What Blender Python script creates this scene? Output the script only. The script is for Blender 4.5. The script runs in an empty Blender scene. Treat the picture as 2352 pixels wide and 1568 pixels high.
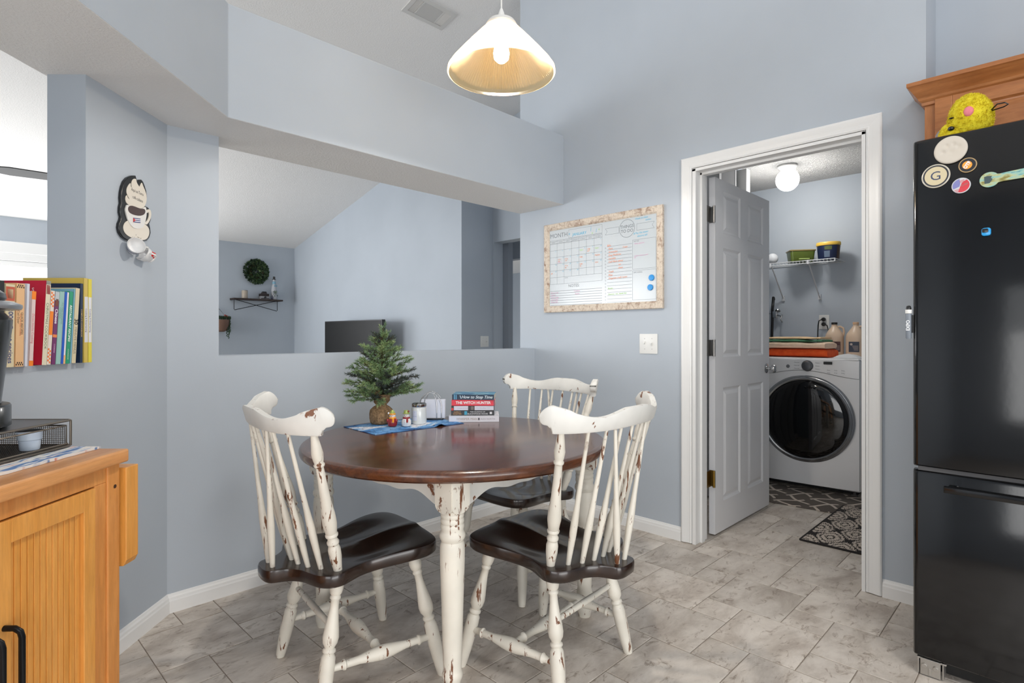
import bpy, math, random
from mathutils import Vector, Matrix, noise
PI = math.pi
scene = bpy.context.scene
C = scene.collection

def lin(c):
    c = c / 255.0
    return c / 12.92 if c <= 0.04045 else ((c + 0.055) / 1.055) ** 2.4
def rgb(r, g, b): return (lin(r), lin(g), lin(b), 1.0)

# ------------------------------------------------------------------ camera
cam_d = bpy.data.cameras.new('camera')
cam_d.sensor_width = 36.0
cam_d.lens = 1299.0 / 2352.0 * 36.0
cam_d.shift_y = -13.0 / 2352.0
cam_d.clip_start = 0.02
cam = bpy.data.objects.new('camera', cam_d)
cam.location = (0, 0, 1.13)
cam.rotation_euler = (PI / 2, 0, math.radians(44.58 - 90.0))
C.objects.link(cam)
scene.camera = cam

# ------------------------------------------------------------------ world, exposure
scene.view_settings.view_transform = 'Standard'
scene.view_settings.look = 'None'
scene.view_settings.gamma = 1.0
scene.view_settings.exposure = 0.31
scene.view_settings.use_curve_mapping = False
world = bpy.data.worlds.new('sky')
scene.world = world
world.use_nodes = True
bg = world.node_tree.nodes['Background']
bg.inputs[0].default_value = (0.93, 0.965, 1.0, 1)
bg.inputs[1].default_value = 1.6
scene.cycles.use_denoising = True
scene.cycles.max_bounces = 8
scene.cycles.diffuse_bounces = 5
scene.cycles.glossy_bounces = 4
scene.cycles.transmission_bounces = 6
scene.cycles.transparent_max_bounces = 12
scene.cycles.sample_clamp_indirect = 6.0
scene.cycles.caustics_reflective = False
scene.cycles.caustics_refractive = False

def area(name, loc, direction, sx, sy, power, col=(1, 1, 1), spread=180):
    l = bpy.data.lights.new(name, 'AREA')
    l.shape = 'RECTANGLE'; l.size = sx; l.size_y = sy
    l.energy = power; l.color = col
    l.spread = math.radians(spread)
    o = bpy.data.objects.new(name, l)
    o.location = loc
    o.rotation_euler = Vector(direction).to_track_quat('-Z', 'Y').to_euler()
    C.objects.link(o)
    return o
# unseen fill lamps added behind the camera, set at the kitchen wall openings
area('fill_light_kitchen', (-2.56, -0.85, 1.25), (1, 0.1, -0.05), 3.0, 1.3, 30, (1.0, 0.99, 0.975))
area('fill_light_low', (-0.3, -3.16, 0.68), (0.05, 1, 0.0), 3.2, 1.2, 52, (1.0, 0.99, 0.975))
# daylight through the living-room window in the far wall
area('daylight_far_window', (0.35, 8.2, 1.35), (0, -1, 0.35), 2.6, 1.2, 75, (0.97, 0.985, 1.0))
area('fill_light_living', (-3.55, 6.6, 1.4), (1, 0, 0.15), 2.2, 1.7, 120, (0.98, 0.99, 1.0))  # unseen fill lamp added at the left of the living room

# ------------------------------------------------------------------ tagging and linking
def tag(o, label=None, cat=None, group=None, kind=None):
    if label: o['label'] = label
    if cat: o['category'] = cat
    if group: o['group'] = group
    if kind: o['kind'] = kind
    return o
def thing(name, label, cat, loc=(0, 0, 0), rz=0.0, group=None, rot=None):
    o = bpy.data.objects.new(name, None)
    o.empty_display_size = 0.05
    C.objects.link(o)
    o.location = loc
    o.rotation_euler = rot if rot is not None else (0, 0, rz)
    return tag(o, label, cat, group)
def copy_thing(root, loc, rz, label, group=None):
    r = root.copy(); C.objects.link(r); r.location = loc; r.rotation_euler = (0, 0, rz)
    r['label'] = label
    if group: r['group'] = group
    for ch in list(root.children):
        c = ch.copy(); C.objects.link(c); c.parent = r
        for g in list(ch.children):
            d = g.copy(); C.objects.link(d); d.parent = c
    return r

# ------------------------------------------------------------------ mesh builder
def frame(o, x, y, z):
    x, y, z = Vector(x), Vector(y), Vector(z)
    return Matrix(((x[0], y[0], z[0], o[0]), (x[1], y[1], z[1], o[1]), (x[2], y[2], z[2], o[2]), (0, 0, 0, 1)))
def T(x, y, z): return Matrix.Translation((x, y, z))
def RX(a): return Matrix.Rotation(a, 4, 'X')
def RY(a): return Matrix.Rotation(a, 4, 'Y')
def RZ(a): return Matrix.Rotation(a, 4, 'Z')
def along(p0, p1):
    """frame at p0 whose Z runs to p1"""
    p0, p1 = Vector(p0), Vector(p1)
    return T(*p0) @ (p1 - p0).to_track_quat('Z', 'Y').to_matrix().to_4x4()

class MB:
    def __init__(s, M=None):
        s.v, s.f, s.m, s.M = [], [], [], M
    def add(s, vs, fs, mi=0, M=None):
        n = len(s.v)
        if M is not None: vs = [M @ Vector(v) for v in vs]
        if s.M is not None: vs = [s.M @ Vector(v) for v in vs]
        s.v += [tuple(v) for v in vs]
        s.f += [tuple(n + i for i in f) for f in fs]
        s.m += [mi] * len(fs)
    def box(s, x0, x1, y0, y1, z0, z1, mi=0, M=None):
        v = [(x, y, z) for z in (z0, z1) for y in (y0, y1) for x in (x0, x1)]
        s.add(v, [(0, 2, 3, 1), (4, 5, 7, 6), (0, 1, 5, 4), (2, 6, 7, 3), (0, 4, 6, 2), (1, 3, 7, 5)], mi, M)
    def rbox(s, x0, x1, y0, y1, z0, z1, r=0.005, mi=0, M=None, n=3):
        """box with rounded vertical (Z) edges and chamfered top and bottom rims"""
        def ring(i, z):
            out = []
            xx0, xx1, yy0, yy1 = x0 + i, x1 - i, y0 + i, y1 - i
            rr = max(r - i, 1e-4)
            for cx, cy, a0 in ((xx1 - rr, yy1 - rr, 0), (xx0 + rr, yy1 - rr, PI / 2), (xx0 + rr, yy0 + rr, PI), (xx1 - rr, yy0 + rr, 1.5 * PI)):
                for k in range(n + 1):
                    a = a0 + PI / 2 * k / n
                    out.append((cx + rr * math.cos(a), cy + rr * math.sin(a), z))
            return out
        c = min(r * 0.6, (z1 - z0) * 0.3)
        rings = [ring(c, z0), ring(c * .3, z0 + c * .3), ring(0, z0 + c), ring(0, z1 - c), ring(c * .3, z1 - c * .3), ring(c, z1)]
        s.loft(rings, mi, M)
    def loft(s, rings, mi=0, M=None, caps=True, closed=True):
        k = len(rings[0]); v = [p for r in rings for p in r]; f = []
        for i in range(len(rings) - 1):
            for j in range(k if closed else k - 1):
                a, b = i * k + j, i * k + (j + 1) % k
                f.append((a, b, b + k, a + k))
        if caps:
            f.append(tuple(reversed(range(k)))); f.append(tuple((len(rings) - 1) * k + j for j in range(k)))
        s.add(v, f, mi, M)
    def prism(s, poly, z0, z1, mi=0, M=None):
        s.loft([[(x, y, z0) for x, y in poly], [(x, y, z1) for x, y in poly]], mi, M)
    def poly(s, pts, mi=0, M=None):
        s.add(pts, [tuple(range(len(pts)))], mi, M)
    def lathe(s, prof, M=None, n=20, mi=0, caps=True):
        rings = [[(r * math.cos(2 * PI * j / n), r * math.sin(2 * PI * j / n), z) for j in range(n)] for r, z in prof]
        s.loft(rings, mi, M, caps)
    def turned(s, p0, p1, prof, n=14, mi=0):
        L = (Vector(p1) - Vector(p0)).length
        s.lathe([(r, t * L) for t, r in prof], along(p0, p1), n, mi)
    def tube(s, pts, r, n=8, mi=0, M=None, caps=True, closed=False):
        pts = [Vector(p) for p in pts]; rings = []
        m = len(pts)
        up = None
        for i, p in enumerate(pts):
            if closed: d = pts[(i + 1) % m] - pts[i - 1]
            else: d = pts[min(i + 1, m - 1)] - pts[max(i - 1, 0)]
            d.normalize()
            if up is None:
                up = Vector((0, 0, 1)) if abs(d.z) < .9 else Vector((1, 0, 0))
            x = d.cross(up).normalized(); y = x.cross(d).normalized(); up = y
            rr = r[i] if isinstance(r, (list, tuple)) else r
            rings.append([tuple(p + (x * math.cos(2 * PI * j / n) + y * math.sin(2 * PI * j / n)) * rr) for j in range(n)])
        if closed: rings.append(rings[0])
        s.loft(rings, mi, M, caps and not closed)
    def sphere(s, c, r, n=16, m=10, mi=0, M=None):
        if not isinstance(r, (tuple, list)): r = (r, r, r)
        rings = []
        for i in range(m + 1):
            a = -PI / 2 + PI * (i if 0 < i < m else (0.02 if i == 0 else m - 0.02)) / m
            rings.append([(c[0] + r[0] * math.cos(a) * math.cos(2 * PI * j / n), c[1] + r[1] * math.cos(a) * math.sin(2 * PI * j / n), c[2] + r[2] * math.sin(a)) for j in range(n)])
        s.loft(rings, mi, M)
    def disc(s, c, r, n=24, mi=0, M=None, ry=None):
        ry = ry or r
        s.poly([(c[0] + r * math.cos(2 * PI * j / n), c[1] + ry * math.sin(2 * PI * j / n), c[2]) for j in range(n)], mi, M)
    def text(s, string, size, M, mi=0, align='CENTER', bold=0.0, sx=1.0, shear=0.0):
        vs, fs = text_mesh(string, align, bold, shear)
        s.add([(v[0] * size * sx, v[1] * size, 0) for v in vs], fs, mi, M)
    def build(s, name, mats, parent=None, smooth=35, bevel=0.0, seg=2):
        me = bpy.data.meshes.new(name)
        me.from_pydata(s.v, [], s.f)
        if not isinstance(mats, (list, tuple)): mats = [mats]
        for m in mats: me.materials.append(m)
        me.polygons.foreach_set('material_index', s.m)
        me.update()
        if smooth:
            me.polygons.foreach_set('use_smooth', [True] * len(me.polygons))
            me.set_sharp_from_angle(angle=math.radians(smooth))
        o = bpy.data.objects.new(name, me)
        C.objects.link(o)
        if parent is not None: o.parent = parent
        if bevel:
            b = o.modifiers.new('bevel', 'BEVEL'); b.width = bevel; b.segments = seg; b.limit_method = 'ANGLE'; b.angle_limit = math.radians(40)
            b.harden_normals = False
        return o
_tc = {}
def text_mesh(string, align, bold, shear):
    k = (string, align, bold, shear)
    if k not in _tc:
        cu = bpy.data.curves.new('letters', 'FONT'); cu.body = string
        cu.align_x = align; cu.align_y = 'CENTER'; cu.size = 1.0; cu.offset = bold; cu.shear = shear
        cu.resolution_u = 3
        ob = bpy.data.objects.new('letters', cu)
        me = bpy.data.meshes.new_from_object(ob)
        _tc[k] = ([tuple(v.co) for v in me.vertices], [tuple(p.vertices) for p in me.polygons])
        bpy.data.meshes.remove(me); bpy.data.objects.remove(ob); bpy.data.curves.remove(cu)
    return _tc[k]
def structure(o): o['kind'] = 'structure'; return o

# ------------------------------------------------------------------ materials
def mat(name, col, rough=0.5, metal=0.0, spec=0.5, coat=0.0, coat_rough=0.1):
    m = bpy.data.materials.new(name); m.use_nodes = True
    b = m.node_tree.nodes['Principled BSDF']
    b.inputs['Base Color'].default_value = col
    b.inputs['Roughness'].default_value = rough
    b.inputs['Metallic'].default_value = metal
    b.inputs['Specular IOR Level'].default_value = spec
    b.inputs['Coat Weight'].default_value = coat
    b.inputs['Coat Roughness'].default_value = coat_rough
    return m
def nt(m): return m.node_tree.nodes, m.node_tree.links, m.node_tree.nodes['Principled BSDF']
def coords(m, scale=(1, 1, 1), kind='Object', rot=(0, 0, 0)):
    N, L, b = nt(m)
    t = N.new('ShaderNodeTexCoord'); mp = N.new('ShaderNodeMapping')
    mp.inputs['Scale'].default_value = scale; mp.inputs['Rotation'].default_value = rot
    L.new(t.outputs[kind], mp.inputs['Vector'])
    return mp.outputs['Vector']
def ntex(m, vec, scale, detail=4, rough=0.6, dist=0.0):
    N, L, b = nt(m)
    n = N.new('ShaderNodeTexNoise'); n.inputs['Scale'].default_value = scale
    n.inputs['Detail'].default_value = detail; n.inputs['Roughness'].default_value = rough; n.inputs['Distortion'].default_value = dist
    L.new(vec, n.inputs['Vector'])
    return n.outputs['Fac']
def ramp(m, fac, stops, interp='LINEAR'):
    N, L, b = nt(m)
    r = N.new('ShaderNodeValToRGB'); r.color_ramp.interpolation = interp
    e = r.color_ramp.elements
    while len(e) < len(stops): e.new(0.5)
    for i, (p, c) in enumerate(stops): e[i].position = p; e[i].color = c
    L.new(fac, r.inputs['Fac'])
    return r.outputs['Color']
def mix(m, fac, a, b_, mode='MIX'):
    N, L, b = nt(m)
    x = N.new('ShaderNodeMix'); x.data_type = 'RGBA'; x.blend_type = mode
    for sock, val in ((x.inputs[0], fac), (x.inputs[6], a), (x.inputs[7], b_)):
        if hasattr(val, 'links'): L.new(val, sock)
        else: sock.default_value = val
    return x.outputs[2]
def bump(m, h, strength=0.3, dist=0.01):
    N, L, b = nt(m)
    n = N.new('ShaderNodeBump'); n.inputs['Strength'].default_value = strength; n.inputs['Distance'].default_value = dist
    L.new(h, n.inputs['Height']); L.new(n.outputs['Normal'], b.inputs['Normal'])
def setc(m, c): nt(m)[1].new(c, nt(m)[2].inputs['Base Color'])
W1 = (1, 1, 1, 1); K0 = (0, 0, 0, 1)

WALLC = (178, 186, 195)
wall_m = mat('wall_paint', rgb(*WALLC), 0.62, spec=0.3)
v = coords(wall_m)
setc(wall_m, ramp(wall_m, ntex(wall_m, v, 1.3, 3), [(0.3, rgb(WALLC[0] - 3, WALLC[1] - 3, WALLC[2] - 3)), (0.7, rgb(WALLC[0] + 3, WALLC[1] + 3, WALLC[2] + 3))]))
bump(wall_m, ntex(wall_m, v, 160, 2), 0.06, 0.002)
shaded_wall_m = mat('shaded_wall_paint', rgb(140, 147, 156), 0.6, spec=0.3)  # wall paint darkened, with the inner hall's shade put into the colour
ceil_m = mat('ceiling_texture', rgb(232, 231, 230), 0.9, spec=0.1)
v = coords(ceil_m)
bump(ceil_m, ramp(ceil_m, ntex(ceil_m, v, 95, 3, 0.7), [(0.42, K0), (0.62, W1)]), 0.22, 0.006)
trim_m = mat('white_trim_paint', rgb(232, 232, 231), 0.35)
door_m = mat('white_door_paint', rgb(226, 226, 228), 0.4)
v = coords(door_m, (1, 1, 0.06)); bump(door_m, ntex(door_m, v, 90, 3), 0.12, 0.002)
grout_m = mat('tile_grout', rgb(150, 139, 128), 0.9)
tile_m = mat('stone_look_tile', rgb(176, 168, 158), 0.38, spec=0.45)
N, L, b = nt(tile_m)
at = N.new('ShaderNodeAttribute'); at.attribute_name = 'tile'
tc = N.new('ShaderNodeTexCoord')
va = N.new('ShaderNodeVectorMath'); va.operation = 'ADD'
L.new(tc.outputs['Object'], va.inputs[0]); L.new(at.outputs['Color'], va.inputs[1])
vm = N.new('ShaderNodeMapping'); vm.inputs['Scale'].default_value = (1.0, 1.9, 1); vm.inputs['Rotation'].default_value = (0, 0, 0.5)
L.new(va.outputs[0], vm.inputs['Vector'])
n1 = ntex(tile_m, vm.outputs[0], 4.2, 8, 0.66, 0.35)
n2 = ntex(tile_m, vm.outputs[0], 13, 7, 0.74, 0.9)
c1 = ramp(tile_m, n1, [(0.32, rgb(172, 160, 149)), (0.44, rgb(194, 184, 173)), (0.54, rgb(210, 201, 191)), (0.68, rgb(224, 216, 206))])
c2 = ramp(tile_m, n2, [(0.30, rgb(112, 98, 88)), (0.37, rgb(190, 180, 170)), (0.45, rgb(255, 255, 255))])
c = mix(tile_m, 0.75, c1, c2, 'MULTIPLY')
hs = N.new('ShaderNodeHueSaturation')
mr = N.new('ShaderNodeMapRange'); mr.inputs[3].default_value = 0.90; mr.inputs[4].default_value = 1.07
L.new(at.outputs['Alpha'], mr.inputs[0]); L.new(mr.outputs[0], hs.inputs['Value']); L.new(c, hs.inputs['Color'])
setc(tile_m, hs.outputs[0])
bump(tile_m, n2, 0.05, 0.003)
carpet_m = mat('beige_carpet', rgb(170, 162, 150), 0.95)

# ================================================================== THE SETTING
# ---- tiled floor: large square tiles with small square tiles between them (hopscotch laying)
def build_floor():
    S = 0.1510; g = 0.0017; ox, oy = 2.033, 0.661
    vs, fs, cols, mi = [], [], [], []
    rnd = random.Random(4)
    def tile(x0, y0, w):
        cx, cy = x0 + w / 2, y0 + w / 2
        if not (-2.7 < cx < 5.4 and -3.4 < cy < 2.85): return
        if cy - cx > 2.25: return
        b = 0.0022; n = len(vs)
        for i, z in ((g, -0.003), (g, -0.0008), (g + b, 0.0)):
            vs.extend([(x0 + i, y0 + i, z), (x0 + w - i, y0 + i, z), (x0 + w - i, y0 + w - i, z), (x0 + i, y0 + w - i, z)])
        for r in (0, 1):
            for j in range(4):
                a, c_ = n + r * 4 + j, n + r * 4 + (j + 1) % 4
                fs.append((a, c_, c_ + 4, a + 4))
        fs.append((n + 8, n + 9, n + 10, n + 11))
        c = (rnd.uniform(0, 50), rnd.uniform(0, 50), rnd.uniform(0, 9), rnd.random())
        cols.extend([c] * 12); mi.extend([0] * 9)
    for i in range(-40, 40):
        for j in range(-40, 40):
            X = ox + i * 2 * S + j * S; Y = oy + i * S - j * 2 * S
            tile(X, Y, 2 * S); tile(X + 2 * S, Y, S)
    n = len(vs)
    vs.extend([(-2.8, -3.4, -0.0025), (5.4, -3.4, -0.0025), (5.4, 2.9, -0.0025), (-2.8, 2.9, -0.0025)])
    fs.append((n, n + 1, n + 2, n + 3)); mi.append(1); cols.extend([(0, 0, 0, 0)] * 4)
    me = bpy.data.meshes.new('floor'); me.from_pydata(vs, [], fs)
    me.materials.append(tile_m); me.materials.append(grout_m)
    me.polygons.foreach_set('material_index', mi)
    at = me.color_attributes.new('tile', 'FLOAT_COLOR', 'POINT')
    at.data.foreach_set('color', [x for c in cols for x in c])
    o = bpy.data.objects.new('floor', me); C.objects.link(o); structure(o)
build_floor()
m = MB(); m.box(-3.6, 8.6, 1.2, 8.4, -0.06, -0.004); structure(m.build('floor_living_room', carpet_m, smooth=0))

DG = 0.70710678
def diag(s, off=0.0):
    """point on the diagonal wall: s metres from the fold towards the kitchen, off metres in front of it"""
    return (0.655 - DG * s + DG * off, 2.62 - DG * s - DG * off)

# ---- half wall with the pass-through ledge
p = [(2.88, 2.62), (0.655, 2.62), (-0.58, 1.385), (-0.68, 1.483), (0.597, 2.76), (2.88, 2.76)]
m = MB(); m.prism(p, 0, 1.043); structure(m.build('wall_half', wall_m, smooth=0))
# ---- corner column between the two openings
p = [(0.852, 2.62), (0.655, 2.62), (0.341, 2.306), (0.252, 2.395), (0.617, 2.76), (0.852, 2.76)]
m = MB(); m.prism(p, 1.043, 1.9905); structure(m.build('wall_corner_column', wall_m, smooth=0))
# ---- deep header above the openings, its underside textured like the ceiling
p = [(2.88, 2.36), (0.802, 2.36), (-0.31, 1.248), (-0.82, 1.248), (-0.82, 1.343), (0.597, 2.76), (2.88, 2.76)]
m = MB(); m.prism(p, 1.99, 2.44)
m.m[-2] = 1
structure(m.build('wall_header', [wall_m, ceil_m], smooth=0, bevel=0.003))
# ---- wall with the laundry doorway
m = MB()
m.box(2.88, 3.0, 0.424, 0.642, 0, 4.25); m.box(2.88, 3.0, 1.456, 2.757, 0, 4.25); m.box(2.88, 3.0, 0.642, 1.456, 2.04, 4.25)
structure(m.build('wall_right', wall_m, smooth=0))
m = MB(); m.box(3.0, 5.33, 0.424, 0.54, 0, 4.2); structure(m.build('wall_right_return', wall_m, smooth=0))
m = MB(); m.box(3.12, 3.24, -3.3, 0.424, 0, 4.25); structure(m.build('wall_behind_fridge', wall_m, smooth=0))
m = MB(); m.box(-2.7, -0.5, 1.248, 1.39, 0, 4.25); structure(m.build('wall_left', wall_m, smooth=0))
# kitchen walls behind the camera with unseen openings added to let daylight in
m = MB()
m.box(-2.72, -2.6, -3.3, 1.3, 0, 0.6); m.box(-2.72, -2.6, -3.3, 1.3, 2.6, 4.2)
m.box(-2.72, -2.6, -3.3, -2.4, 0.6, 2.6); m.box(-2.72, -2.6, 0.7, 1.3, 0.6, 2.6)
structure(m.build('wall_back', wall_m, smooth=0))
m = MB()
m.box(-2.7, 3.2, -3.32, -3.2, 2.7, 4.2); m.box(-2.7, -1.95, -3.32, -3.2, 0, 2.7); m.box(1.35, 3.2, -3.32, -3.2, 0, 2.7)
structure(m.build('wall_front', wall_m, smooth=0))
# ---- living room
m = MB(); m.box(3.76, 4.33, 4.43, 8.42, 0, 3.5); structure(m.build('wall_living_right', wall_m, smooth=0))
m = MB()
m.box(-3.6, -0.95, 8.3, 8.42, 0, 2.6); m.box(1.25, 3.8, 8.3, 8.42, 0, 2.6)
m.box(-0.95, 1.25, 8.3, 8.42, 0, 0.75); m.box(-0.95, 1.25, 8.3, 8.42, 1.96, 2.6)
structure(m.build('wall_far', wall_m, smooth=0))
m = MB(); m.box(-3.72, -3.6, 1.2, 8.42, 0, 0.5); m.box(-3.72, -3.6, 1.2, 8.42, 2.4, 4.2)
m.box(-3.72, -3.6, 1.2, 5.4, 0.5, 2.4); m.box(-3.72, -3.6, 7.8, 8.42, 0.5, 2.4)
structure(m.build('wall_living_left', wall_m, smooth=0))
m = MB(); m.box(-3.6, -2.7, 1.25, 1.37, 0, 4.2); structure(m.build('wall_living_front', wall_m, smooth=0))
# ---- hallway beyond the pass-through
m = MB()
m.box(4.2, 4.33, 2.76, 3.45, 0, 4.2); m.box(4.2, 4.33, 3.45, 4.409, 2.135, 4.2); m.box(4.2, 4.33, 4.409, 4.43, 0, 4.2)
structure(m.build('wall_hall', wall_m, smooth=0))
m = MB(); m.box(3.0, 4.33, 2.64, 2.76, 0, 4.2); structure(m.build('wall_hall_side', wall_m, smooth=0))
m = MB()
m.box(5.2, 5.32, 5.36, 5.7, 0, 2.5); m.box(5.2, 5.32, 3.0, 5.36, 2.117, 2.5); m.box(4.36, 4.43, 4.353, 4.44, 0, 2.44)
structure(m.build('wall_hall_inner', shaded_wall_m, smooth=0))
m = MB(); m.box(8.5, 8.6, 2.7, 9.2, 0, 2.5); m.box(4.33, 8.6, 2.6, 2.7, 0, 2.5); m.box(5.0, 8.6, 9.1, 9.2, 0, 2.5); m.box(4.33, 5.3, 5.6, 5.7, 0, 2.5)
structure(m.build('wall_hall_far', wall_m, smooth=0))
m = MB(); m.box(4.25, 8.6, 2.6, 9.2, 2.44, 2.5); structure(m.build('ceiling_hall', ceil_m, smooth=0))
# ---- vaulted ceiling
def cz(y): return 4.374 - 0.233 * y
m = MB()
m.loft([[(-3.8, 0.9, cz(.9)), (5.4, 0.9, cz(.9)), (5.4, 0.9, cz(.9) + .1), (-3.8, 0.9, cz(.9) + .1)],
        [(-3.8, 8.5, cz(8.5)), (5.4, 8.5, cz(8.5)), (5.4, 8.5, cz(8.5) + .1), (-3.8, 8.5, cz(8.5) + .1)]])
structure(m.build('ceiling', ceil_m, smooth=0))
m = MB()
m.loft([[(-3.8, -3.4, 3.16), (5.4, -3.4, 3.16), (5.4, -3.4, 3.26), (-3.8, -3.4, 3.26)],
        [(-3.8, 0.9, cz(.9)), (5.4, 0.9, cz(.9)), (5.4, 0.9, cz(.9) + .1), (-3.8, 0.9, cz(.9) + .1)]])
structure(m.build('ceiling_kitchen', ceil_m, smooth=0))
# ---- laundry room
m = MB(); m.box(5.21, 5.33, 0.5, 2.62, 0, 2.5); structure(m.build('wall_laundry_back', wall_m, smooth=0))
m = MB(); m.box(3.0, 4.45, 1.83, 1.93, 0, 2.5); m.box(4.45, 5.3, 2.5, 2.62, 0, 2.5); m.box(4.35, 4.45, 1.93, 2.5, 0, 2.5)
structure(m.build('wall_laundry_left', wall_m, smooth=0))
m = MB(); m.box(3.0, 5.3, 0.5, 2.62, 2.44, 2.5)
lceil_m = mat('popcorn_ceiling', rgb(230, 229, 228), 0.9, spec=0.1)
v = coords(lceil_m); bump(lceil_m, ramp(lceil_m, ntex(lceil_m, v, 70, 4, 0.75), [(0.4, K0), (0.6, W1)]), 0.9, 0.012)
structure(m.build('ceiling_laundry', lceil_m, smooth=0))

# ---- baseboards
BP = [(0, 0), (-0.014, 0), (-0.014, 0.048), (-0.0115, 0.054), (-0.0105, 0.062), (-0.006, 0.068), (-0.004, 0.074), (0, 0.076)]
def base(name, p0, p1, e0=0.0, e1=0.0):
    """profile swept along p0>p1; room is to the right of the run"""
    p0, p1 = Vector((*p0, 0)), Vector((*p1, 0)); d = (p1 - p0).normalized(); nrm = Vector((d.y, -d.x, 0))
    m = MB()
    r0 = [tuple(p0 + nrm * -a + d * (-a * e0) + Vector((0, 0, z))) for a, z in BP]
    r1 = [tuple(p1 + nrm * -a - d * (-a * e1) + Vector((0, 0, z))) for a, z in BP]
    m.loft([r0, r1]); structure(m.build(name, trim_m, smooth=0))
base('baseboard_half_wall', (0.655, 2.62), (2.88, 2.62), 0.414, 1.0)
base('baseboard_diagonal', (-0.58, 1.385), (0.655, 2.62), 0, 0.414)
base('baseboard_right', (2.88, 2.62), (2.88, 1.522), 1.0, 0)
base('baseboard_fridge_side', (2.88, 0.577), (2.88, 0.424), 0, 0)
base('baseboard_laundry', (3.0, 1.83), (4.45, 1.83), 0, 0)
base('baseboard_laundry_back', (5.21, 2.5), (5.21, 0.54), 0, 0)

# ---- laundry doorway: casing, jamb, open six-panel door with hinges and knob
d1 = bpy.data.objects.new('door_1', None); C.objects.link(d1); structure(d1)
def casing_profile():
    # (distance from opening edge, thickness)
    return [(0.004, 0.0), (0.004, 0.010), (0.012, 0.0135), (0.016, 0.0115), (0.030, 0.0135), (0.042, 0.0165), (0.052, 0.0185), (0.058, 0.0185), (0.064, 0.014), (0.064, 0.0)]
m = MB()
for (side) in (1, -1):
    e = 1.456 if side > 0 else 0.642
    lo = [(2.88 - t, e + side * dd, 0.004) for dd, t in casing_profile()]
    hi = [(2.88 - t, e + side * dd, 2.034 + dd) for dd, t in casing_profile()]
    m.loft([lo, hi])
a = [(2.88 - t, 1.456 + dd, 2.034 + dd) for dd, t in casing_profile()]
b_ = [(2.88 - t, 0.642 - dd, 2.034 + dd) for dd, t in casing_profile()]
m.loft([a, b_])
m.build('door_casing', trim_m, d1, smooth=0)
m = MB()
m.box(2.872, 3.008, 1.438, 1.4575, 0, 2.034); m.box(2.872, 3.008, 0.6405, 0.656, 0, 2.034); m.box(2.872, 3.008, 0.6405, 1.4575, 2.020, 2.0355)
m.box(2.925, 2.962, 1.427, 1.44, 0, 2.02); m.box(2.925, 2.962, 0.655, 0.668, 0, 2.02); m.box(2.925, 2.962, 0.655, 1.44, 2.008, 2.022)
m.build('door_jamb', trim_m, d1, smooth=0, bevel=0.0012)
# leaf, opened square into the laundry, hinge edge at x=3.07
def door_leaf():
    m = MB()
    Wd, Hd, Td = 0.805, 2.012, 0.035
    cols = [(0.105, 0.345), (0.455, 0.70)]
    rows = [(0.175, 0.83), (0.985, 1.625), (1.70, 1.925)]
    rows = [(0.17, 0.82), (0.995, 1.625), (1.705, 1.95)]
    xs = [0] + [c for cc in cols for c in cc] + [Wd]; zs = [0] + [c for cc in rows for c in cc] + [Hd]
    for sgn, yy in ((-1, 0.0), (1, Td)):
        for i in range(len(xs) - 1):
            for j in range(len(zs) - 1):
                x0, x1, z0, z1 = xs[i], xs[i + 1], zs[j], zs[j + 1]
                if i % 2 == 1 and j % 2 == 1:
                    rings = []
                    for ins, dep in ((0, 0), (0.012, 0.008), (0.020, 0.009), (0.040, 0.002), (0.044, 0.0015)):
                        y = yy - sgn * dep
                        rings.append([(x0 + ins, y, z0 + ins), (x1 - ins, y, z0 + ins), (x1 - ins, y, z1 - ins), (x0 + ins, y, z1 - ins)])
                    m.loft(rings, caps=False)
                    m.poly(rings[-1])
                else:
                    m.poly([(x0, yy, z0), (x1, yy, z0), (x1, yy, z1), (x0, yy, z1)])
    m.poly([(0, 0, 0), (0, Td, 0), (0, Td, Hd), (0, 0, Hd)]); m.poly([(Wd, 0, 0), (Wd, Td, 0), (Wd, Td, Hd), (Wd, 0, Hd)])
    m.poly([(0, 0, 0), (Wd, 0, 0), (Wd, Td, 0), (0, Td, 0)]); m.poly([(0, 0, Hd), (Wd, 0, Hd), (Wd, Td, Hd), (0, Td, Hd)])
    return m
leaf = door_leaf().build('door_leaf', door_m, d1, smooth=0)
leaf.location = (3.066, 1.419, 0.012)
chrome = mat('chrome', rgb(200, 200, 200), 0.12, 1.0)
brushed = mat('brushed_nickel', rgb(150, 148, 145), 0.35, 1.0)
brass = mat('aged_brass', rgb(150, 122, 60), 0.35, 1.0)
m = MB()
for s in (-1, 1):
    y0 = 0.0 if s < 0 else 0.035
    m.lathe([(0.031, 0), (0.031, 0.004), (0.024, 0.008), (0.011, 0.012), (0.010, 0.026), (0.013, 0.030), (0.023, 0.036), (0.0265, 0.048), (0.024, 0.058), (0.015, 0.063), (0.004, 0.0635)],
            T(0.752, y0, 0.905) @ RX(PI / 2 * (1 if s < 0 else -1)), 24)
m.box(0.8045, 0.8065, 0.006, 0.029, 0.87, 0.94)
m.build('door_knob', chrome, leaf)
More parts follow.
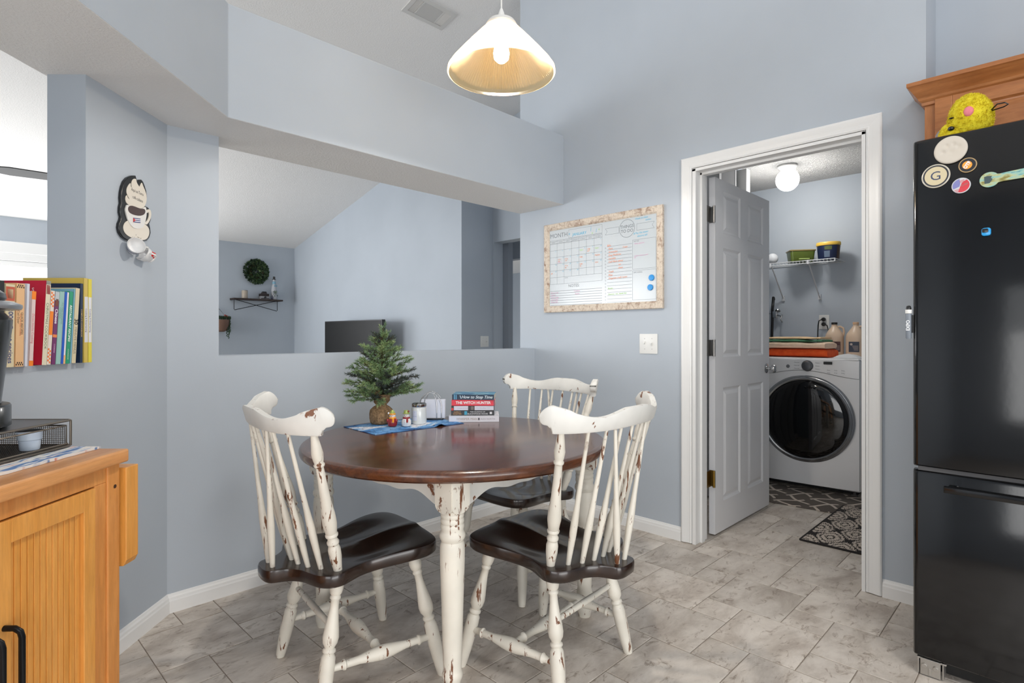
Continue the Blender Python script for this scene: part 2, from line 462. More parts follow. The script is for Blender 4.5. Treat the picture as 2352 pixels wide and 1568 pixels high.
for i, (z, hm) in enumerate(((1.80, brushed), (1.05, brushed), (0.315, brass))):
    m = MB()
    m.rbox(-0.0015, 0.0005, 0.004, 0.033, z - 0.045, z + 0.045, 0.0007)
    m.tube([(-0.014, -0.001, z - 0.047), (-0.014, -0.001, z + 0.047)], 0.007, 12)
    m.box(-0.060, -0.014, 0.0185, 0.0205, z - 0.045, z + 0.045)
    m.box(-0.016, -0.001, -0.0025, 0.005, z - 0.045, z + 0.045)
    for dz in (-0.03, 0, 0.03): m.lathe([(0.004, 0), (0.0035, 0.001)], T(-0.0016, 0.018 + dz * .2, z + dz) @ RY(-PI / 2), 8)
    o = m.build('door_hinge', hm, leaf)
    if hm is brass: tag(o, 'brass-coloured lowest hinge')

# ---- far living-room window (behind the column)
w1 = bpy.data.objects.new('window_1', None); C.objects.link(w1); structure(w1)
m = MB()
for a in ((-1.06, -0.95, 0.70, 2.16), (1.25, 1.36, 0.70, 2.16)): m.box(a[0], a[1], 8.275, 8.3, a[2], a[3])
m.box(-1.06, 1.36, 8.27, 8.3, 2.04, 2.165); m.box(-1.08, 1.38, 8.25, 8.3, 0.68, 0.75)
m.box(-0.95, 1.25, 8.285, 8.34, 1.96, 2.04)
m.build('window_casing', trim_m, w1, smooth=0, bevel=0.004)
m = MB()
for x0, x1, z0, z1 in ((-0.95, 1.25, 1.90, 1.96), (-0.95, 1.25, 0.75, 0.80), (-0.95, -0.90, 0.8, 1.9), (1.2, 1.25, 0.8, 1.9), (0.125, 0.175, 0.8, 1.9), (-0.9, 1.2, 1.34, 1.37)):
    m.box(x0, x1, 8.31, 8.36, z0, z1)
m.build('window_frame', trim_m, w1, smooth=0, bevel=0.003)
glass_m = bpy.data.materials.new('window_glass'); glass_m.use_nodes = True
N, L = glass_m.node_tree.nodes, glass_m.node_tree.links; N.clear()
out = N.new('ShaderNodeOutputMaterial'); mx = N.new('ShaderNodeMixShader'); tr = N.new('ShaderNodeBsdfTransparent'); gl = N.new('ShaderNodeBsdfGlossy')
gl.inputs['Roughness'].default_value = 0.02; mx.inputs[0].default_value = 0.06
L.new(tr.outputs[0], mx.inputs[1]); L.new(gl.outputs[0], mx.inputs[2]); L.new(mx.outputs[0], out.inputs[0])
m = MB(); m.box(-0.95, 1.25, 8.333, 8.337, 0.78, 1.93); m.build('window_pane', glass_m, w1, smooth=0)

# ================================================================== DINING TABLE AND CHAIRS
def distressed(name, base, chip, amount=0.36, scale=50, stretch=0.11, rough=0.45):
    m = mat(name, base, rough)
    v = coords(m, (1, 1, stretch))
    n = ntex(m, v, scale, 5, 0.62, 0.3)
    n2 = ntex(m, coords(m), 6, 3)
    tone = ramp(m, n2, [(0.35, base), (0.65, tuple(min(1, x * 0.86) for x in base[:3]) + (1,))])
    f = ramp(m, n, [(amount - 0.012, W1), (amount + 0.012, K0)])
    # worn edges of the turnings
    N, L, b = nt(m)
    g = N.new('ShaderNodeNewGeometry')
    e = ramp(m, g.outputs['Pointiness'], [(0.555, K0), (0.60, W1)])
    w = ramp(m, ntex(m, coords(m), 38, 3), [(0.58, K0), (0.66, W1)])
    ew = mix(m, 1.0, e, w, 'MULTIPLY')
    f = mix(m, 1.0, f, ew, 'LIGHTEN')
    setc(m, mix(m, f, tone, chip))
    bump(m, f, -0.25, 0.002)
    return m
cream = distressed('distressed_cream_paint', rgb(226, 221, 209), rgb(112, 72, 48), 0.376)
white_d = distressed('distressed_white_paint', rgb(228, 227, 222), rgb(120, 76, 50), 0.345, scale=16, stretch=.7)
def wood(name, dark, light, scale=1.0, rough=0.3, stretch=(1, 9, 9), coat=0.3, axis_rot=(0, 0, 0)):
    m = mat(name, dark, rough, coat=coat)
    v = coords(m, stretch, rot=axis_rot)
    a = ntex(m, v, 2.2 * scale, 6, 0.65, 1.2); b_ = ntex(m, v, 14 * scale, 4, 0.7)
    c = ramp(m, a, [(0.3, dark), (0.7, light)])
    c = mix(m, 0.35, c, ramp(m, b_, [(0.3, (0.45, 0.45, 0.45, 1)), (0.6, W1)]), 'MULTIPLY')
    setc(m, c); bump(m, b_, 0.05, 0.001)
    return m
seat_wood = wood('dark_stained_seat_wood', rgb(24, 16, 13), rgb(52, 33, 25), rough=0.27, stretch=(9, 1.2, 9), coat=0.35)
top_wood = wood('dark_walnut_table_wood', rgb(60, 31, 18), rgb(104, 59, 34), rough=0.24, stretch=(1.2, 10, 10), coat=0.3)

LEGP = [(0, .013), (.02, .019), (.07, .0215), (.11, .018), (.125, .014), (.135, .0165), (.15, .0165), (.16, .0125), (.22, .0135), (.30, .0175), (.38, .0225), (.43, .0245), (.47, .022), (.495, .016),
        (.505, .0145), (.515, .0195), (.53, .0205), (.545, .0155), (.56, .019), (.575, .0215), (.60, .0215), (.62, .0225), (.72, .0225), (.85, .020), (.97, .0165), (1.0, .0145)]
POSTP = [(0, .0125), (.04, .014), (.12, .0185), (.17, .0190), (.20, .0155), (.207, .013), (.214, .0175), (.228, .0185), (.24, .015), (.262, .0130), (.27, .0185), (.28, .0195), (.292, .016), (.30, .0175),
         (.36, .0215), (.42, .0205), (.52, .0155), (.66, .0125), (.752, .0115), (.758, .0150), (.768, .0160), (.778, .0125), (.80, .0150), (.84, .0170), (.90, .0135), (.97, .009), (1.0, .0075)]
SIDEP = [(0, .0095), (.08, .0105), (.13, .0115), (.14, .0155), (.155, .0160), (.165, .0115), (.28, .0125), (.42, .0200), (.50, .0225), (.58, .0200), (.72, .0125), (.835, .0115), (.845, .0160), (.86, .0155), (.87, .0115), (.92, .0105), (1, .0095)]
def seat_bm():
    half = [(-.340, 0), (-.338, .030), (-.325, .052), (-.298, .062), (-.272, .074), (-.246, .105), (-.232, .145), (-.216, .180), (-.190, .203), (-.158, .208), (-.125, .196), (-.085, .179), (-.045, .175), (0, .186),
            (.050, .204), (.100, .216), (.145, .214), (.178, .192), (.194, .150), (.200, .100), (.203, .05), (.204, 0)]
    loop = half + [(u, -w) for u, w in reversed(half[1:-1])]
    # densify with a closed Catmull-Rom spline
    pts = []; n = len(loop)
    for i in range(n):
        p0, p1, p2, p3 = (Vector(loop[(i + k) % n]) for k in (-1, 0, 1, 2))
        for t in (0, .34, .67):
            pts.append(0.5 * ((2 * p1) + (p2 - p0) * t + (2 * p0 - 5 * p1 + 4 * p2 - p3) * t * t + (3 * p1 - p0 - 3 * p2 + p3) * t ** 3))
    c = Vector((-0.03, 0))
    def ztop(u, w):
        t = min(1, max(0, (u + .20) / .38)); s = t * t * (3 - 2 * t)
        z = .412 + .026 * s
        z -= .020 * math.exp(-((u + .01) / .105) ** 2 - ((abs(w) - .088) / .068) ** 2)
        z -= .006 * math.exp(-((u + .10) / .07) ** 2 - (w / .12) ** 2)
        z += .005 * math.exp(-(w / .026) ** 2) * max(0, min(1, (u + .04) / .12))
        return z
    m = MB(); rings = []
    for f, dz, mode in ((0.97, 0, 'b'), (.995, .006, 'b'), (1.0, .018, 'b'), (1.0, -.006, 't'), (.988, -.0008, 't'), (.96, 0, 't'), (.88, 0, 't'), (.78, 0, 't'), (.66, 0, 't'), (.54, 0, 't'), (.42, 0, 't'), (.30, 0, 't'), (.18, 0, 't'), (.07, 0, 't')):
        r = []
        for p in pts:
            q = c + (p - c) * f
            if f > .9:
                d = (p - c).normalized(); q = p - d * (1 - f) * .22
            zz = ztop(q.x, q.y)
            r.append((q.x, -q.y, zz + dz if mode == 't' else zz - .039 + dz))
        rings.append(r)
    m.loft(rings)
    return m
def crest_bm():
    """bent comb: follows an arc in plan, scrolled lobes at both ends"""
    m = MB(); N_ = 84; rings = []
    for i in range(N_ + 1):
        s = math.sin(PI / 2 * (-1 + 2 * i / N_)); a = abs(s)
        w = .298 * math.sin(s * 1.25) / math.sin(1.25)
        u = -.350 + .150 * (a ** 2.3)
        top = .912 - .020 * math.sin(min(1, max(0, (a - .15) / .62)) * PI) ** 1.3 + .018 * max(0, 1 - abs(a - .92) / .22)
        bot = .851 - .004 * a
        if a > .865: bot = .847 + .016 * min(1, (a - .865) / .012) + .010 * min(1, max(0, a - .89) / .03)
        if a > .93:
            k = (a - .93) / .07; k = min(1, k)
            hh = math.sqrt(max(0, 1 - k * k)); mid = .900; top = mid + (top - mid) * max(.10, hh); bot = mid - (mid - .873) * max(.10, hh)
        du = .150 * 2.3 * (a ** 1.3) * (1 if s > 0 else -1); dw = .298 * 1.25 * math.cos(s * 1.25) / math.sin(1.25)
        nn = Vector((dw, -du)).normalized()
        th = .0125 * (1 if a < .9 else 1.15)
        r = []
        for k, z, lean in ((1, bot, 0), (1, bot + .006, .5), (1, top - .006, .5), (1, top, 0), (-1, top, 0), (-1, top - .006, .5), (-1, bot + .006, .5), (-1, bot, 0)):
            t = th * (.75 + .25 * (lean > 0)); back = (z - .855) * .28
            r.append((u - back + nn.x * t * k, -(w + nn.y * t * k), z))
        rings.append(r)
    m.loft(rings)
    return m
def make_chair(label):
    t = thing('dining_chair', label, 'chair', group='distressed white spindle-back chairs around the table')
    seat_bm().build('seat', seat_wood, t, smooth=50)
    crest_bm().build('crest_rail', white_d, t, smooth=45)
    for s in (1, -1):
        m = MB(); m.turned((-.153, s * .168, .404), (-.262, s * .262, .866), POSTP, 16); m.build('back_post', cream, t, smooth=50)
    bases = [(-.190, .126), (-.217, .088), (-.234, .046), (-.240, 0), (-.234, -.046), (-.217, -.088), (-.190, -.126)]
    for k, (u, w) in enumerate(bases):
        W2 = (.198, .134, .067, 0, -.067, -.134, -.198)[k]; a = abs(math.asin(W2 * math.sin(1.25) / .298) / 1.25); U2 = -.352 + .150 * a ** 2.3
        m = MB(); m.turned((u, w, .402), (U2, W2, .862), [(0, .0072), (.08, .0085), (.25, .0115), (.34, .0115), (.48, .0082), (.75, .0062), (1, .0052)], 14)
        m.build('spindle', cream, t, smooth=60)
    for s in (1, -1):
        m = MB(); m.turned((-.306, s * .020, .395), (-.345, s * .100, .862), [(0, .0072), (.08, .0085), (.25, .0115), (.34, .0115), (.48, .0082), (.75, .0062), (1, .0052)], 14)
        m.build('brace_spindle', cream, t, smooth=60)
    L = {}
    for u0, w0, u1, w1, z0 in ((.105, .165, .179, .231, .394), (.105, -.165, .179, -.231, .394), (-.150, .155, -.221, .209, .381), (-.150, -.155, -.221, -.209, .381)):
        m = MB(); m.turned((u0, w0, z0), (u1, w1, 0), LEGP, 16); m.build('leg', cream, t, smooth=50)
        L[(u0 > 0, w0 > 0)] = (Vector((u0, w0, z0)), Vector((u1, w1, 0)))
    def at(k, z):
        p0, p1 = L[k]; f = (p0.z - z) / p0.z; return p0 + (p1 - p0) * f
    mids = []
    for side in (True, False):
        a, b_ = at((False, side), .128), at((True, side), .128)
        m = MB(); m.turned(a, b_, SIDEP, 14); m.build('side_stretcher', cream, t, smooth=50); mids.append((a + b_) / 2)
    m = MB(); m.turned(mids[0], mids[1], SIDEP, 14); m.build('cross_stretcher', cream, t, smooth=50)
    m = MB(); m.turned(at((False, True), .245), at((False, False), .245), [(0, .008), (.1, .009), (.5, .011), (.9, .009), (1, .008)], 12); m.build('rear_stretcher', cream, t, smooth=60)
    return t
ch = make_chair('white distressed dining chair left of the table, its back towards the wooden cart')
ch.location = (1.038, 1.747, 0.0); ch.rotation_euler = (0, 0, math.radians(-7.7))
copy_thing(ch, (1.504, 1.325, 0), math.radians(94.4), 'white distressed dining chair with its back to the camera, nearest the laundry doorway')
copy_thing(ch, (1.895, 1.854, 0), math.radians(178.6), 'white distressed dining chair on the far side of the table, nearest the hanging planner board')

tb = thing('dining_table', 'round dining table with glossy dark walnut top and distressed white turned legs', 'table', (1.446, 1.736, 0), math.radians(3.9))
m = MB()
R_ = .587
m.lathe([(R_ - .030, .690), (R_ - .012, .692), (R_ - .003, .699), (R_, .708), (R_, .716), (R_ - .004, .724), (R_ - .012, .7292), (R_ - .022, .730), (R_ * .6, .730), (R_ * .3, .730), (.02, .730)], n=128)
m.build('tabletop', top_wood, tb, smooth=30)
TL = [(0, .022), (.012, .024), (.02, .027), (.045, .029), (.06, .026), (.066, .023), (.075, .0245), (.085, .028), (.095, .030), (.105, .0275), (.112, .0255), (.135, .0265), (.2, .0285), (.32, .0315), (.42, .0345), (.475, .0355), (.495, .034), (.503, .031),
      (.508, .033), (.515, .0365), (.525, .0365), (.532, .033), (.538, .0315), (.545, .0335), (.553, .0335), (.557, .031), (.562, .0335), (.570, .0335), (.574, .031), (.579, .0335), (.587, .0335), (.591, .031), (.60, .033), (.615, .033)]
def scallop(x, h):  # lower edge of the apron
    t = abs(x) / h
    return .628 - .026 * (t ** 3) - .020 * math.exp(-((t - .0) / .16) ** 2) + .009 * math.cos(t * 10)
for sx, sy in ((1, 1), (1, -1), (-1, 1), (-1, -1)):
    m = MB(T(sx * .365, sy * .365, 0))
    m.lathe([(r * 1.08, z) for z, r in TL], n=32)
    b = .037
    m.rbox(-b, b, -b, b, .615, .690, .004)
    for k in range(4):   # rounded tab at the foot of each block face
        M = RZ(k * PI / 2) @ frame((0, 0, 0), (1, 0, 0), (0, 0, 1), (0, -1, 0))
        pl = [(b, .62), (b, .69), (-b, .69), (-b, .62)] + [(b * math.cos(a), .616 - .024 * math.sin(-a)) for a in [-PI + PI * j / 12 for j in range(1, 12)]]
        m.prism(pl, b - .010, b + .0015, M=M)
    m.build('leg', cream, tb)
for k in range(4):
    m = MB(RZ(k * PI / 2)); h = .325; top, bot = [], []
    for j in range(41):
        x = -h + 2 * h * j / 40; bot.append((x, scallop(x, h)))
    pl = bot + [(h, .690), (-h, .690)]
    v0 = [(x, -.352, z) for x, z in pl]; v1 = [(x, -.372, z) for x, z in pl]
    m.loft([v1, v0]); m.build('apron', white_d, tb, smooth=30)

# ================================================================== PENDANT LAMP
sh_m = bpy.data.materials.new('ribbed_glass_shade'); sh_m.use_nodes = True
N, L = sh_m.node_tree.nodes, sh_m.node_tree.links; N.clear()
out = N.new('ShaderNodeOutputMaterial'); tl = N.new('ShaderNodeBsdfTranslucent'); gl = N.new('ShaderNodeBsdfGlossy'); tr = N.new('ShaderNodeBsdfTransparent')
tl.inputs[0].default_value = (1.0, 0.84, 0.56, 1); gl.inputs['Roughness'].default_value = 0.15; tr.inputs[0].default_value = (1, .93, .8, 1)
m1, m2 = N.new('ShaderNodeMixShader'), N.new('ShaderNodeMixShader')
m1.inputs[0].default_value = 0.42; m2.inputs[0].default_value = 0.10
L.new(tl.outputs[0], m1.inputs[1]); L.new(tr.outputs[0], m1.inputs[2]); L.new(m1.outputs[0], m2.inputs[1]); L.new(gl.outputs[0], m2.inputs[2]); L.new(m2.outputs[0], out.inputs[0])
white_plastic = mat('white_plastic', rgb(225, 225, 222), 0.35)
bulb_m = mat('lit_bulb', W1, 0.4)
nt(bulb_m)[2].inputs['Emission Color'].default_value = (1.0, 0.84, 0.60, 1); nt(bulb_m)[2].inputs['Emission Strength'].default_value = 30
lamp = thing('pendant_lamp', 'lit conical ribbed glass pendant lamp hanging over the dining table', 'pendant lamp', (1.468, 1.502, 2.103))
def ribbed(prof, n, amp, thick):
    m = MB(); outer, inner = [], []
    for r, z, k in prof:
        outer.append([((r + amp * k * (1 if j % 2 else -1)) * math.cos(2 * PI * j / n), (r + amp * k * (1 if j % 2 else -1)) * math.sin(2 * PI * j / n), z) for j in range(n)])
    for r, z, k in reversed(prof):
        inner.append([((r - thick + amp * k * (1 if j % 2 else -1)) * math.cos(2 * PI * j / n), (r - thick + amp * k * (1 if j % 2 else -1)) * math.sin(2 * PI * j / n), z - .001) for j in range(n)])
    m.loft(outer + inner, caps=False)
    k = len(outer + inner) - 1
    f = [(k * n + j, k * n + (j + 1) % n, (j + 1) % n, j) for j in range(n)]
    m.f += f; m.m += [0] * n
    return m
ribbed([(.197, 0, 0), (.200, .003, 0), (.199, .012, 0), (.192, .020, .15), (.186, .028, 1), (.150, .070, 1), (.110, .115, .8), (.080, .148, .6), (.060, .170, .3), (.056, .174, 0)], 200, .0026, .003).build('lamp_shade', sh_m, lamp, smooth=20)
m = MB(); m.lathe([(.058, .172), (.059, .178), (.050, .192), (.030, .200), (.014, .203), (.012, .222), (.005, .240)], n=28); m.build('lamp_cap', white_plastic, lamp)
m = MB(); m.tube([(0, 0, .235), (0, 0, cz(1.502) - 2.115 - .02)], .003, 8)
m.build('lamp_cord', white_plastic, lamp)
m = MB(); m.lathe([(.055, cz(1.502) - 2.115 - .004), (.055, cz(1.502) - 2.115 - .02), (.02, cz(1.502) - 2.115 - .035)][::-1], n=24); m.build('ceiling_canopy', white_plastic, lamp)
m = MB(); m.lathe([(.014, .17), (.014, .13), (.018, .115), (.026, .095), (.030, .075), (.027, .055), (.015, .043), (.003, .040)][::-1], n=20); m.build('bulb', bulb_m, lamp)
def point(name, loc, power, col, r):
    l = bpy.data.lights.new(name, 'POINT'); l.energy = power; l.color = col; l.shadow_soft_size = r
    o = bpy.data.objects.new(name, l); o.location = loc; C.objects.link(o); return o
point('pendant_bulb_light', (1.468, 1.502, 2.155), 62, (1.0, .92, .82), .032)

# ceiling register on the vaulted ceiling
sl = math.atan(0.233)
vent_m = mat('painted_metal_register', rgb(205, 204, 202), 0.45)
dark_m = mat('dark_duct', rgb(30, 30, 30), 0.9)
vt = thing('ceiling_vent', 'white rectangular air vent set in the sloping ceiling', 'vent', (2.605, 3.441, cz(3.441)), rot=(-sl, 0, 0))
m = MB()
for x0, x1, y0, y1 in ((-.19, .19, -.098, -.068), (-.19, .19, .068, .098), (-.19, -.155, -.068, .068), (.155, .19, -.068, .068)):
    m.box(x0, x1, y0, y1, -.008, .004)
m.box(-.098, -.088, -.068, .068, -.006, .002); m.box(.088, .098, -.068, .068, -.006, .002)
m.build('vent_frame', vent_m, vt, smooth=0)
m = MB(); m.box(-.158, .158, -.07, .07, .006, .012); m.build('duct', dark_m, vt, smooth=0)
m = MB()
for k in range(11): m.box(-.088, .088, -.0055, .0055, -.001, .0005, M=T(0, -.062 + k * .0124, -.002) @ RX(math.radians(-32)))
for k in range(5): m.box(-.0055, .0055, -.066, .066, -.001, .0005, M=T(.104 + k * .0112, 0, -.002) @ RY(math.radians(38)))
for k in range(5): m.box(-.0055, .0055, -.066, .066, -.001, .0005, M=T(-.149 + k * .0112, 0, -.002) @ RY(math.radians(-47)))
m.build('vent_slats', vent_m, vt, smooth=0)

# laundry ceiling globe
globe_m = mat('lit_globe', W1, 0.3)
nt(globe_m)[2].inputs['Emission Color'].default_value = (1.0, 0.98, 0.95, 1); nt(globe_m)[2].inputs['Emission Strength'].default_value = 5
gl_ = thing('ceiling_light', 'lit round white globe light on the laundry room ceiling', 'ceiling light', (4.585, 1.544, 2.44))
m = MB(); m.lathe([(.068, -.001), (.070, -.012), (.062, -.022), (.045, -.030), (.042, -.040)][::-1], n=32); m.build('light_base', white_plastic, gl_)
m = MB(); m.sphere((0, 0, -.112), .084, 28, 18); m.build('globe', globe_m, gl_)
point('laundry_globe_light', (4.585, 1.544, 2.23), 13, (1.0, .97, .92), .08)

# unseen ceiling panel and lamps added to brighten the kitchen and hall
kl = thing('added_ceiling_panel', 'unseen glowing square panel added to the kitchen ceiling behind the camera', 'ceiling light', (0.3, -1.3, 3.62))
m = MB(); m.rbox(-.35, .35, -.35, .35, -.08, 0.07, .03); m.build('diffuser', globe_m, kl)
area('kitchen_ceiling_fill', (0.3, -1.3, 3.5), (0, 0, -1), .7, .7, 20, (1, .97, .92))
point('hall_fill_light', (6.3, 4.6, 2.1), 60, (1, .98, .95), .1)

# ================================================================== KITCHEN CART AND THE DIAGONAL LEDGE
def D2(X, Y, z=0.0): return (DG * X - DG * Y, DG * X + DG * Y, z)   # X along the diagonal wall away from the kitchen, Y towards the wall
A45 = math.radians(45)
pine = wood('honey_pine', rgb(196, 124, 58), rgb(218, 152, 84), rough=0.38, stretch=(7, 7, .8), coat=0.15)
pine_top = wood('honey_pine_top', rgb(196, 132, 76), rgb(216, 156, 98), rough=0.36, stretch=(.8, 7, 7), coat=0.15)
pine_door = wood('yellow_pine_door', rgb(212, 142, 58), rgb(226, 162, 84), rough=0.38, stretch=(7, 7, .7), coat=0.15)
black_metal = mat('black_metal', rgb(22, 22, 24), 0.35, 0.6)
black_plastic = mat('black_plastic', rgb(16, 16, 17), 0.28, coat=0.3)
ct = thing('kitchen_cart', 'honey-coloured wooden kitchen cart with beadboard doors standing against the diagonal wall', 'kitchen cart', D2(1.03, 1.14), A45)
def cx(d, l): return d - .0075 * l - 1.03
def cy(d, l): return -l - .0075 * d - 1.14
m = MB(); m.box(-.345, .337, -.230, .232, .829, .860); m.build('cart_top', pine_top, ct, smooth=0, bevel=.005, seg=3)
for x0, y0 in ((-.335, -.212), (.290, -.212), (-.335, .18), (.290, .18)):
    m = MB(); m.box(x0, x0 + .04, y0, y0 + .04, 0, .829); m.build('post', pine, ct, smooth=0, bevel=.003)
m = MB()
m.box(-.295, .290, -.207, -.190, .790, .829); m.box(-.295, .290, -.207, -.190, .10, .135)
m.box(.255, .290, -.207, -.190, .135, .79); m.box(-.295, -.262, -.207, -.190, .135, .79)
m.build('face_frame', pine, ct, smooth=0, bevel=.0015)
m = MB(); m.box(-.325, -.315, -.175, .185, .10, .82); m.box(.312, .322, -.175, .185, .10, .82); m.box(-.3, .3, .195, .205, .10, .82); m.box(-.3, .3, -.18, .2, .10, .115)
m.build('side_panels', pine, ct, smooth=0)
def cart_door(x0, x1, hx):
    o = MB(); y = -.210; z0, z1 = .138, .787
    st = .034
    o.box(x0, x0 + st, y, y + .02, z0, z1); o.box(x1 - st, x1, y, y + .02, z0, z1)
    o.box(x0 + st, x1 - st, y, y + .02, z1 - .045, z1); o.box(x0 + st, x1 - st, y, y + .02, z0, z0 + .05)
    d = o.build('door', pine_door, ct, smooth=0, bevel=.0015)
    p = MB(); x = x0 + st; n = 12; w = (x1 - x0 - 2 * st) / n
    for k in range(n): p.box(x + k * w + .0012, x + (k + 1) * w - .0012, y + .009, y + .014, z0 + .045, z1 - .042)
    p.box(x, x1 - st, y + .012, y + .016, z0 + .045, z1 - .042)
    p.build('beadboard_panel', pine_door, d, smooth=0, bevel=.001)
    h = MB(); h.tube([(hx, y, .590), (hx, y - .020, .590), (hx, y - .030, .584), (hx, y - .033, .574), (hx, y - .033, .45), (hx, y - .033, .436), (hx, y - .030, .426), (hx, y - .020, .42), (hx, y, .42)], .0055, 10)
    tag(h.build('handle', black_metal, d), 'black bar handle')
cart_door(.003, .253, .021); cart_door(-.260, -.001, -.019)
m = MB()
pl = [(-.222, .59), (-.214, .575), (.19, .575), (.19, .813), (-.222, .813)]
m.loft([[(.338, a, b) for a, b in pl], [(.382, a, b) for a, b in pl]])
m.build('drop_leaf', pine_door, ct, smooth=0, bevel=.002)
m = MB(); m.lathe([(.0045, 0), (.0045, .0008)], T(.312, -.2125, .775) @ RX(PI / 2), 10); tag(m.build('screw_hole', mat('screw_hole', rgb(60, 34, 18), .8), ct), 'dark screw hole')

# woven placemat under the coffee drawer
wov = mat('blue_white_woven_cloth', rgb(222, 222, 220), 0.9)
v = coords(wov, (1, 1, 1)); N, L, b = nt(wov)
setc(wov, ramp(wov, ntex(wov, coords(wov, (3, 26, 1), rot=(0, 0, .3)), 4, 3), [(0.44, rgb(96, 130, 180)), (0.50, rgb(226, 226, 224)), (0.60, rgb(228, 226, 222)), (0.66, rgb(200, 120, 110)), (0.68, rgb(226, 226, 224))]))
mm = MB(); nx = 40; rows_ = []
for i in range(nx + 1):
    X = -.34 + .675 * i / nx
    w = .0012 * math.sin(i * 1.9) + .0008 * math.sin(i * 3.7)
    rows_.append([(X, -.163 + w, .8605), (X, -.163 + w, .8645 + abs(w)), (X, .17, .8645), (X, .17, .8605)])
mm.loft(rows_)
o = mm.build('placemat', wov, None); o.location = D2(1.03, 1.14); o.rotation_euler = (0, 0, A45)
tag(o, 'blue and white woven placemat spread on the wooden cart under the wire drawer', 'placemat')

# wire mesh pod drawer
wire_m = mat('bronze_grey_wire', rgb(120, 112, 102), 0.38, 0.85)
dr = thing('pod_organizer', 'grey wire mesh drawer with black top holding coffee pods on the cart', 'drawer organizer', D2(1.03, 1.14, .8665), A45)
fx0, fx1, fy0, fy1, H_ = -.33, .328, -.098, .215, .066
m = MB(); r = .0026
for z in (.003, H_ - .003):
    m.tube([(fx0, fy0, z), (fx1 - .008, fy0, z), (fx1 - .002, fy0 + .002, z), (fx1, fy0 + .008, z), (fx1, fy1, z), (fx0, fy1, z)], r, 8, closed=True)
for x, y in ((fx0, fy0), (fx1 - .001, fy0 + .001), (fx1, fy1), (fx0, fy1)): m.tube([(x, y, .003), (x, y, H_ - .003)], r, 8)
m.tube([(fx0, fy0 + .001, .009), (fx1 - .01, fy0 + .001, .009)], .0018, 6)
m.build('wire_frame', wire_m, dr)
m = MB(); m.rbox(fx0 + .003, fx1 - .003, fy0 + .004, fy1 - .003, H_ - .006, H_ - .001, .004); m.build('top_tray', black_plastic, dr)
m = MB(); q = fy0 + .006
m.tube([(fx0 + .01, q, .047), (-.08, q, .047), (.02, q, .047), (.045, q, .030)][:2] + [(.03, q, .047)], .0018, 6)
m.tube([(fx0 + .01, q, .028), (-.03, q, .028), (.018, q, .0285), (.035, q, .033), (.052, q, .047), (.062, q, .050), (fx1 - .008, q, .051)], .0018, 6)
m.tube([(.028, q, .0285), (.03, q, .004)], .0012, 6)
m.tube([(fx0 + .01, q, .004), (fx1 - .008, q, .004)], .0018, 6)
m.tube([(fx1 - .008, q, .004), (fx1 - .008, q, .051), (fx1 - .008, fy1 - .01, .051), (fx1 - .008, fy1 - .01, .004)], .0018, 6)
m.build('drawer_rails', wire_m, dr)
m = MB(); s_ = .0045; w_ = .0005
k = fy0 + .008
while k < fy1 - .01: m.box(fx1 - .0105, fx1 - .0095, k, k + w_ * 2, .004, .05); k += s_
z = .006
while z < .05: m.box(fx1 - .0105, fx1 - .0095, fy0 + .008, fy1 - .01, z, z + w_ * 2); z += s_
x = fx0 + .01
while x < fx1 - .01: m.box(x, x + w_ * 2, fy1 - .012, fy1 - .011, .004, .05); m.box(x, x + w_ * 2.4, q, fy1 - .012, .003, .004); x += s_
z = .006
while z < .05: m.box(fx0 + .01, fx1 - .01, fy1 - .012, fy1 - .011, z, z + w_ * 2); z += s_
y = q
while y < fy1 - .012: m.box(fx0 + .01, fx1 - .01, y, y + w_ * 2.4, .003, .004); y += s_
m.build('wire_mesh', wire_m, dr, smooth=0)
pod_white = mat('pod_cup_plastic', rgb(214, 226, 240), 0.35)
for X, Y, lid, lab in ((.265, -.052, rgb(90, 84, 80), 'pale coffee pod at the far end of the wire drawer'),
                       (.195, -.010, rgb(96, 110, 130), 'pale coffee pod standing behind the yellow-topped pod in the wire drawer'),
                       (.140, -.062, rgb(196, 188, 40), 'coffee pod with a yellow lid at the front of the wire drawer')):
    p_ = thing('coffee_pod', lab, 'coffee pod', D2(1.03 + X, 1.14 + Y, .8665 + .0045), 0, 'coffee pods in the wire drawer')
    m = MB(); m.lathe([(.0175, 0), (.0185, .002), (.0205, .022), (.0225, .024), (.0235, .041), (.0262, .0415), (.0262, .0435), (.022, .0435)], n=24); m.build('cup', pod_white, p_)
    m = MB(); m.lathe([(.0245, .0436), (.0245, .0444)], n=24); m.build('lid', mat('pod_lid', lid, .4), p_)

# coffee maker, mostly outside the frame
cm = thing('coffee_maker', 'black coffee maker with a silver lid ring standing on the wire drawer', 'coffee maker', D2(1.179, 1.186, .932), A45)
m = MB(); m.lathe([(.112, 0), (.1195, .004), (.1195, .046), (.117, .050), (.02, .052)], n=48); m.build('base', black_plastic, cm)
m = MB(); m.lathe([(.1035, .0525), (.1035, .06), (.112, .14), (.121, .215), (.122, .232), (.110, .247), (.09, .254)], n=48); m.build('body', black_plastic, cm)
m = MB(); m.lathe([(.10, .2545), (.136, .2555), (.1385, .260), (.138, .266), (.125, .272), (.105, .2745)], n=48); m.build('lid_ring', mat('silver_plastic', rgb(160, 163, 168), .3, .7), cm)
m = MB(); m.lathe([(.108, .275), (.112, .280), (.110, .290), (.095, .302), (.05, .308), (.01, .309)], n=48); m.build('lid', black_plastic, cm)

